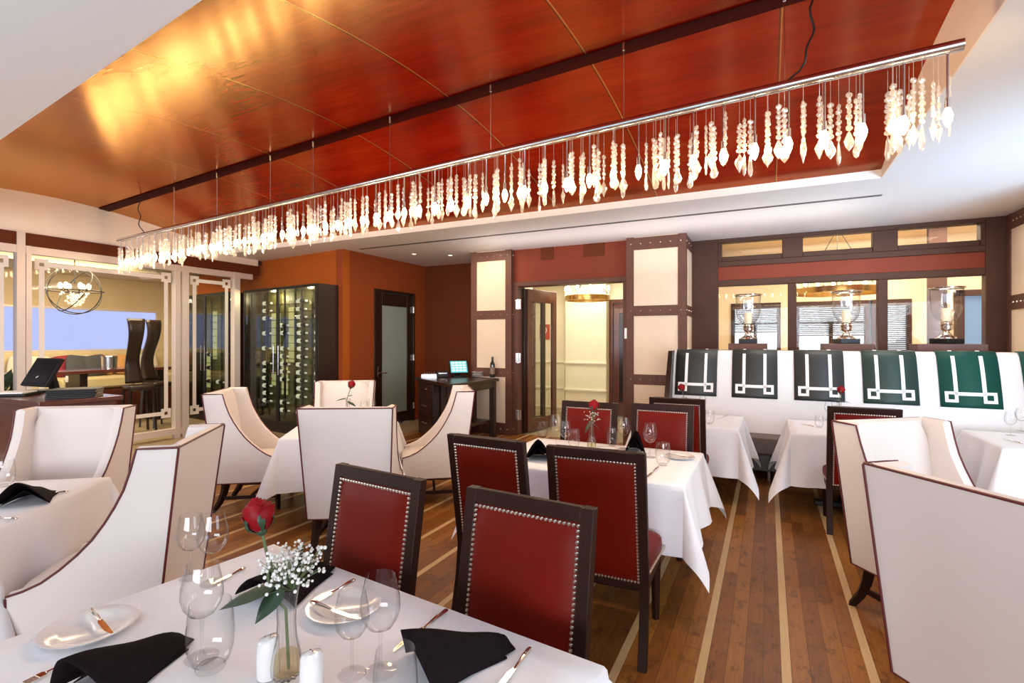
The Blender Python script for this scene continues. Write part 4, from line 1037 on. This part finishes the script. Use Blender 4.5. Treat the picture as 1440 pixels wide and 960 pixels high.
ordn = ['first','second','third','fourth','fifth','sixth','seventh','eighth','ninth','tenth','eleventh','twelfth','thirteenth','fourteenth','fifteenth']
rot = Matrix.Rotation(rzc, 4, 'Z'); bp = None; rnd = random.Random(11)
def bottle(label, c, lx, ly, z, group, red=False):
    global bp
    o = bpy.data.objects.new('wine_bottle', body_me); COL.objects.link(o); tag(o, label, 'wine bottle', group)
    o.location = c + rot @ Vector((lx, ly, z)); o.rotation_mode = 'XYZ'; o.rotation_euler = Matrix.Rotation(rzc,4,'Z').to_3x3().to_4x4().to_euler()
    o.matrix_world = Matrix.Translation(o.location) @ rot @ Matrix.Rotation(R(90), 4, 'Y')
    o.rotation_euler = (rot @ Matrix.Rotation(R(90), 4, 'Y')).to_euler(); 
    for nm, me in (('label', lab_me), ('capsule', capr_me if red else cap_me)):
        q = bpy.data.objects.new(nm, me); COL.objects.link(q); q.parent = o
cols_ = [(-1.72,.80),(-1.18,.62),(-.66,.86),(-.14,1.0)]
for ci, (x, p) in enumerate(cols_):
    for r in range(15):
        if rnd.random() > p*.92: continue
        z = .306 + .138*(14-r) + .0385
        bottle('wine bottle, %s rack row from the top, %s column from the glazed screen' % (ordn[r], ordn[ci]), c0, x-.27+rnd.uniform(-.02,.02), .225, z, 'bottles lying in the wine cabinet', rnd.random() < .08)
for ci, x in enumerate((-1.1, -.62, -.12)):
    for r in range(5, 15):
        if rnd.random() > .6: continue
        bottle('wine bottle behind the glazed screen, %s rack row from the top, %s column' % (ordn[r], ordn[ci]), c9, x-.27, .225, .3445 + .138*(14-r), 'bottles lying in the cabinet behind the screen')

# ================================================================== SERVICE CONSOLE BY THE DOORS
cz = .97; pA, pB, pC, pD = Vector((-5.36,7.05)), Vector((-4.05,6.12)), Vector((-3.95,7.45)), Vector((-4.95,8.1))
cs = thing('service_console', 'dark wooden service console with drawers and open shelf beside the pillar', 'console', (0,0,0))
MB().prism([pA, pB, pC, (-4.66,7.62), (-4.66,8.6), (-5.3,8.6)], cz-.045, cz).build('worktop', M['dark_wood'], cs, bevel=.004)
dn = (pB-pA).normalized(); nn = Vector((dn.y, -dn.x))      # outward normal of the long front
def at(s, off=0): q = pA + dn*s - nn*off; return q
L = (pB-pA).length
b = MB(); b.prism([at(.06,.05), at(.78,.05), at(.78,.55), at(.06,.55)], .05, cz-.046); b.build('drawer_cabinet', M['dark_wood'], cs, bevel=.003)
for k in range(3):
    z0 = .10 + .275*k; d = MB(); d.prism([at(.10,.035), at(.74,.035), at(.74,.05), at(.10,.05)], z0, z0+.25); d = d.build('drawer', M['dark_wood'], cs, bevel=.003)
    a, c = at(.34,.02), at(.52,.02); MB().tube([(*at(.34,.035),z0+.16),(*a,z0+.16),(*c,z0+.16),(*at(.52,.035),z0+.16)], .006, 6).build('drawer_pull', M['steel'], d)
for p in (Vector((-4.13,6.30)), Vector((-4.02,7.36)), Vector((-4.55,6.75))):
    MB().box((p.x,p.y,(cz-.046)/2), (.085,.085,cz-.046)).build('leg', M['dark_wood'], cs, bevel=.003)
MB().prism([(-4.16,6.4),(-4.05,7.36),(-4.5,7.4),(-4.6,6.8)], .26, .30).build('shelf', M['dark_wood'], cs, bevel=.003)
b = MB(); b.prism([(-4.09,6.34),(-4.03,6.34),(-3.99,7.33),(-4.05,7.33)], cz-.15, cz-.046); b.build('apron', M['dark_wood'], cs, bevel=.003)
def pos_terminal(label, loc, rz, lit, s=1.0):
    t = thing('touch_terminal', label, 'terminal', loc, rz); t.scale = (s,s,s); Mx = Matrix.Rotation(R(-28),4,'X')
    b = MB(); b.box((0,.03,.012), (.24,.22,.024)); b.build('base', M['black'], t, bevel=.006)
    b = MB(); b.box((0,.08,.12), (.10,.05,.22), M=Matrix.Rotation(R(14),4,'X')); b.build('neck', M['black'], t, bevel=.008)
    h = MB(); h.box((0,0,.20), (.40,.035,.31), M=Mx); h = h.build('housing', M['black'], t, bevel=.006)
    f = MB(); f.box(tuple(Vector((0,0,.20)) + Mx @ Vector((0,-.019,0))), (.35,.003,.26), M=Mx); f.build('display', M['screen_lit'] if lit else M['screen'], h)
    m = MB()
    if lit:
        for r in range(4):
            for c in range(4): m.box(tuple(Vector((0,0,.20)) + Mx @ Vector((-.12+.078*c,-.0215,.09-.058*r))), (.06,.001,.035), M=Mx)
    else:
        for sx in (-1,1): m.box(tuple(Vector((0,0,.20)) + Mx @ Vector((sx*.006,-.0215,-.06+.004*sx))), (.008,.001,.018), M=Mx @ Matrix.Rotation(R(35),4,'Y'))
    m.build('screen_marks', M['screen_row'] if lit else M['ribbon'], h)
    return t
g = P(645, 529.5, cz+.002); pos_terminal('small touch terminal with a lit screen on the service console', (g.x, g.y, cz+.002), face(-.35,1), True, .82)
o = thing('card_printer', 'low black receipt printer beside the lit terminal on the service console', 'printer', (P(622,530,cz).x, P(622,530,cz).y, cz+.001), face(-.2,1))
MB().box((0,0,.05), (.20,.22,.10)).build('body', M['black'], o, bevel=.01); MB().box((0,-.112,.07), (.14,.004,.02)).build('paper_slot', M['steel'], o)
for k in range(4):
    g = P(672, 529.5, cz); rr = .105
    t = MB().lathe([(.0001,0),(rr*.6,0),(rr,.018),(rr*.97,.021),(rr*.6,.006),(.0001,.006)], 24).build('side_plate', M['china'], loc=(g.x, g.y, cz+.001+.022*k))
    tag(t, 'white plate, %s from the top of the stack on the service console' % ordn[3-k], 'plate', 'stacked white plates on the console')
g = P(692.5, 530.5, cz)
t = thing('wine_bottle', 'dark wine bottle standing at the end of the service console', 'wine bottle', (g.x, g.y, cz+.001)); t.scale = (1.1,1.1,1.15)
MB().lathe(bot, 20).build('bottle_glass', M['wine_dark'], t); MB().lathe([(.0392,.05),(.0392,.15)], 20).build('label', mat('faded_bottle_label', (.25,.17,.12), .6), t); MB().lathe([(.0150,.245),(.0158,.25),(.0158,.302),(.0001,.303)], 12).build('capsule', M['dark_wood'], t)
# little clutter tray
g = P(604, 530, cz); t = thing('cutlery_caddy', 'small steel caddy of cutlery on the service console nearest the frosted door', 'caddy', (g.x, g.y, cz+.001), .5)
b = MB(); b.bx(-.13,.13,-.08,.08,0,.008); b.bx(-.13,.13,-.08,-.072,.008,.05); b.bx(-.13,.13,.072,.08,.008,.05); b.bx(-.13,-.122,-.072,.072,.008,.05); b.bx(.122,.13,-.072,.072,.008,.05); b.build('tray', M['steel'], t)
for k in range(5): MB().tube([(-.09+.04*k,-.05,.02),(-.08+.04*k,.05,.085)], .006, 5).build('cutlery_handle', M['chrome'], t)

# ================================================================== HOST STAND
hs = thing('host_stand', 'mahogany host stand holding a terminal and menus by the glazed screen', 'counter', (-6.12, 2.43, 0)); hz = 1.07
MB().bx(-.58,.58,-.32,.32,hz-.04,hz).build('top', M['mid_wood'], hs, bevel=.005)
MB().bx(-.54,.54,-.28,.28,.08,hz-.04).build('body', M['mid_wood'], hs, bevel=.004); MB().bx(-.50,.50,-.25,.25,0,.08).build('plinth', M['dark_wood'], hs)
for y in (-.135, .135): 
    d = MB().bx(.54,.552,y-.12,y+.12,.14,hz-.10).build('door', M['mid_wood'], hs, bevel=.004); MB().ball((.562, y*.2, .7), .012, 8, 6).build('knob', M['brass'], d)
g = P(60, 551, hz); pos_terminal('black touch terminal with a dark screen on the host stand', (g.x, g.y, hz+.001), face(.35,1)+.0, False, 1.0)
g = P(106, 558, hz)
for k in range(5):
    o = thing('menu', 'black menu cover, %s from the top of the stack on the host stand' % ordn[4-k], 'menu', (g.x+.004*k, g.y-.003*(k%2), hz+.001+.0165*k), face(-.45,1)+.03*(k%3), 'stacked black menus')
    MB().box((0,0,.0075), (.36,.26,.015)).build('cover', M['black'], o, bevel=.003); MB().box((.0,.0,.0075), (.362,.250,.003)).build('pages', M['cushion_cream'], o)
g = P(94, 551, hz); o = thing('crystal_candlestick', 'short cut crystal candlestick behind the menus on the host stand', 'candlestick', (g.x, g.y, hz+.001))
MB().lathe([(.0001,0),(.045,0),(.047,.012),(.02,.025),(.014,.05),(.022,.065),(.012,.08),(.02,.10),(.026,.125),(.03,.13)], 10).build('stem', M['vase_glass'], o, smooth=False); MB().lathe([(.0001,.10),(.012,.10),(.012,.16),(.0001,.165)], 10).build('candle', M['candle'], o)
g = P(10, 556, hz); o = thing('reservation_book', 'open dark reservation book lying at the back of the host stand', 'book', (g.x, g.y, hz+.001), face(-.3,1))
MB().box((0,0,.012), (.42,.28,.024)).build('cover', M['black'], o, bevel=.004); MB().box((0,-.005,.03), (.36,.24,.012)).build('pages', M['ribbon'], o)

# ================================================================== LOUNGE BEYOND THE GLAZED SCREEN
so = thing('lounge_sofa', 'long straw coloured built-in sofa under the lounge window', 'sofa', (LU, 4.2, 0))
MB().bx(.02,.28,-3.2,3.3,.60,1.37).build('sofa_back', M['sofa'], so, bevel=.04)
for k in range(5): MB().bx(.28,.95,-3.2+1.3*k+.01,-3.2+1.3*(k+1)-.01,.62,.86).build('seat_cushion', M['sofa'], so, bevel=.05)
MB().bx(.02,.92,-3.2,3.3,0,.60).build('sofa_base', M['mid_wood'], so, bevel=.01)
cush = [(33,'cushion_cream','cream cushion by the plant end'),(50,'cushion_cream','cream cushion behind the terminal'),(94,'cushion_red','crimson cushion'),(106,'cushion_grey','slate cushion beside the crimson cushion'),(117,'cushion_cream','cream cushion between two slate cushions'),(131,'cushion_grey','slate cushion beside the orange cushion'),(146,'cushion_orange','broad orange cushion'),(172,'cushion_orange','orange cushion beside the tall dark chair'),(209,'cushion_cream','cream cushion between the tall dark chairs')]
cm = {}
for i, (px, m, lab) in enumerate(cush):
    q = PUp(px, 500, LU+.48)
    c = rbox(.13, .42, .42); c.v = [(x*(1-.6*max(abs(y)/.21, abs(z)/.21)**3), y, z) for x, y, z in c.v]
    o = c.build('throw_cushion', M[m], loc=(LU+.42+.16*(i%2), q.y, 1.085)); o.rotation_euler = (.12*((i%3)-1), -.2, .1*((i%2)*2-1)); tag(o, lab + ' on the lounge sofa', 'cushion', 'lounge sofa cushions')
ht = thing('communal_table', 'high wooden communal table in the lounge behind the glazed screen', 'table', (-11.2, 4.6, 0))
MB().bx(-.35,.35,-1.6,1.75,1.0,1.06).build('tabletop', M['mid_wood'], ht, bevel=.006)
for y in (-1.3, .2, 1.5): MB().bx(-.25,.25,y-.06,y+.06,0,1.0).build('leg', M['dark_wood'], ht, bevel=.004)
q = PUp(154, 517, -11.1); o = thing('metal_planter', 'ribbed pale metal bucket on the communal table', 'bucket', (-11.1, q.y, 1.062)); MB().lathe([(.0001,0),(.12,0),(.13,.24),(.122,.24),(.11,.012),(.0001,.012)], 24).build('bucket', M['steel'], o); MB().lathe([(.131,.225),(.136,.232),(.131,.24)], 24).build('rim', M['chrome'], o)
tc = None
for px, U in ((195,-9.75),(222,-10.15)):
    q = PUp(px, 450, U); lab = 'tall curved dark wooden chair back ' + ('nearer the terminal' if px == 195 else 'nearer the wine cabinets') + ' in the lounge'
    if tc is None:
        tc = t = thing('tall_bar_chair', lab, 'bar chair', (U, q.y, 0), R(-100), 'tall dark lounge chairs')
        def fn(u, v):
            w = .13*(1-.25*math.sin(PI*v)); return (w*(u*2-1), -.20 - .10*math.sin(v*5.5) , .85+1.12*v)
        b = MB(); b.grid(fn, 4, 20); b.build('back_slab', M['dark_wood'], t, solid=.05, angle=60)
        s = rbox(.40,.40,.10); s.build('seat', M['dark_wood'], t, loc=(0,0,.78))
        for sx in (-1,1):
            for sy in (-1,1): MB().tube([(sx*.17,sy*.16,.75),(sx*.20,sy*.19,0)], [.026,.02], 4).build('leg', M['dark_wood'], t, smooth=False)
    else: dup(tc, (U, q.y, 0), R(-85), lab)
# leafy plant at the far edge
q = PUp(5, 520, -9.1); pl = thing('potted_plant', 'dark leafy pot plant just inside the glazed screen', 'plant', (-9.1, q.y-.05, 0))
MB().lathe([(.0001,0),(.16,0),(.21,.75),(.19,.75),(.16,.70),(.0001,.70)], 24).build('pot', M['dark_wood'], pl)
rnd = random.Random(2); b = MB()
for i in range(70):
    a, e, L = rnd.uniform(0,6.28), rnd.uniform(.1,1.2), rnd.uniform(.3,.55); d = Vector((math.cos(a)*math.cos(e), math.sin(a)*math.cos(e), math.sin(e))); sd = Vector((-math.sin(a), math.cos(a), 0)); w = .05
    p0 = Vector((0,0,.72)); b.tube([p0, p0+d*L*.6], .004, 3, cap=False)
    c = p0+d*L*.55; b.add([tuple(c), tuple(c+d*L*.25+sd*w), tuple(c+d*L*.55+Vector((0,0,-.06))), tuple(c+d*L*.25-sd*w)], [(0,1,2),(0,2,3)])
b.build('foliage', M['leaf'], pl)

# ================================================================== LIGHT AND CAMERA
def area(name, loc, target, size, power, col, sy=None):
    l = bpy.data.lights.new(name, 'AREA'); l.energy = power; l.color = col; l.size = size
    if sy: l.shape = 'RECTANGLE'; l.size_y = sy
    o = bpy.data.objects.new(name, l); COL.objects.link(o); o.location = loc
    o.rotation_euler = (Vector(target)-Vector(loc)).to_track_quat('-Z', 'Y').to_euler(); return o
def point(name, loc, power, col, r=.1):
    l = bpy.data.lights.new(name, 'POINT'); l.energy = power; l.color = col; l.shadow_soft_size = r
    o = bpy.data.objects.new(name, l); COL.objects.link(o); o.location = loc; return o
DAY = (.90,.94,1.0); WARM = (1,.80,.55)
area('window_light_side', (4.2, 2.2, 1.9), (0, 3.8, .9), 3.0, 105, (.74,.86,1), 2.0)
area('window_light_rear', (2.5, -7.5, 1.9), (-.8, 3, 1.2), 8.0, 720, (.90,.93,1), 2.2)  # added fill lamp far behind the camera, brightens surfaces facing the view
area('window_light_near', (-6.5, -1.0, 2.0), (-4.0, 4, 1.2), 3.0, 75, (.92,.94,1), 2.2)  # unseen fill lamp added to lift the pale chairs
area('window_bounce', (-1.5, -.9, 2.0), (-1.5, -.4, 3.1), 5.0, 58, (.52,.75,1), 1.2)  # upward fill lamp added behind the camera for the front soffit
b1 = area('window_bounce_side', (3.6, 3.2, .9), (1.7, 6.6, 3.12), 1.2, 46, (.50,.73,1), 1.2); b1.data.spread = R(75)  # out-of-frame lamp added to imitate daylight bounced onto the soffit
area('cove_light', (-1.6, 7.0, 2.55), (-1.6, 7.0, 4), 5.0, 13, (1,.95,.95), .7)  # added uplight, unseen in mid-air, washes the back soffit
for k in range(5):
    q = A + D*(LEN*(k+.5)/5); area('chandelier_light', (q.x, q.y, 2.42), (q.x, q.y, 0), .9, 12, (1,.80,.56), .15)
area('soffit_light', (.9, 7.2, 3.10), (.9, 7.0, 0), 2.6, 30, (1,.90,.78), .6)
area('soffit_light', (-4.6, 6.9, 3.10), (-4.8, 7.2, 0), 1.6, 20, (1,.80,.6), .5)
area('hall_light', (-3.1, 9.3, 2.95), (-3.1, 9.3, 0), 1.4, 55, (1,.94,.78))
area('far_room_light', (2, 9.9, 3.4), (2, 10.2, 0), 2.4, 240, (1,.88,.70))
area('lounge_light', (-10.6, 4.6, 2.95), (-11.2, 4.6, 0), 2.2, 190, (1,.82,.5))
point('cabinet_glow', c0 + rot @ Vector((-1.65,.25,2.38)), 9, (1,.85,.5), .04); point('cabinet_glow', c0 + rot @ Vector((-.55,.25,2.38)), 9, (1,.85,.5), .04)
w = bpy.data.worlds.new('world'); SC.world = w; w.use_nodes = True
w.node_tree.nodes['Background'].inputs[0].default_value = (.95,.96,1,1); w.node_tree.nodes['Background'].inputs[1].default_value = .16
cam = bpy.data.cameras.new('camera'); co = bpy.data.objects.new('camera', cam); COL.objects.link(co)
cam.sensor_width = 36; cam.lens = F/1440*36; cam.shift_y = (HOR-480)/1440; cam.clip_start = .03; cam.clip_end = 100
co.location = (0,0,EYE); co.rotation_euler = (PI/2, 0, YAW); SC.camera = co
SC.view_settings.view_transform = 'Standard'; SC.view_settings.look = 'None'; SC.view_settings.exposure = 0.25; SC.view_settings.gamma = 1.0
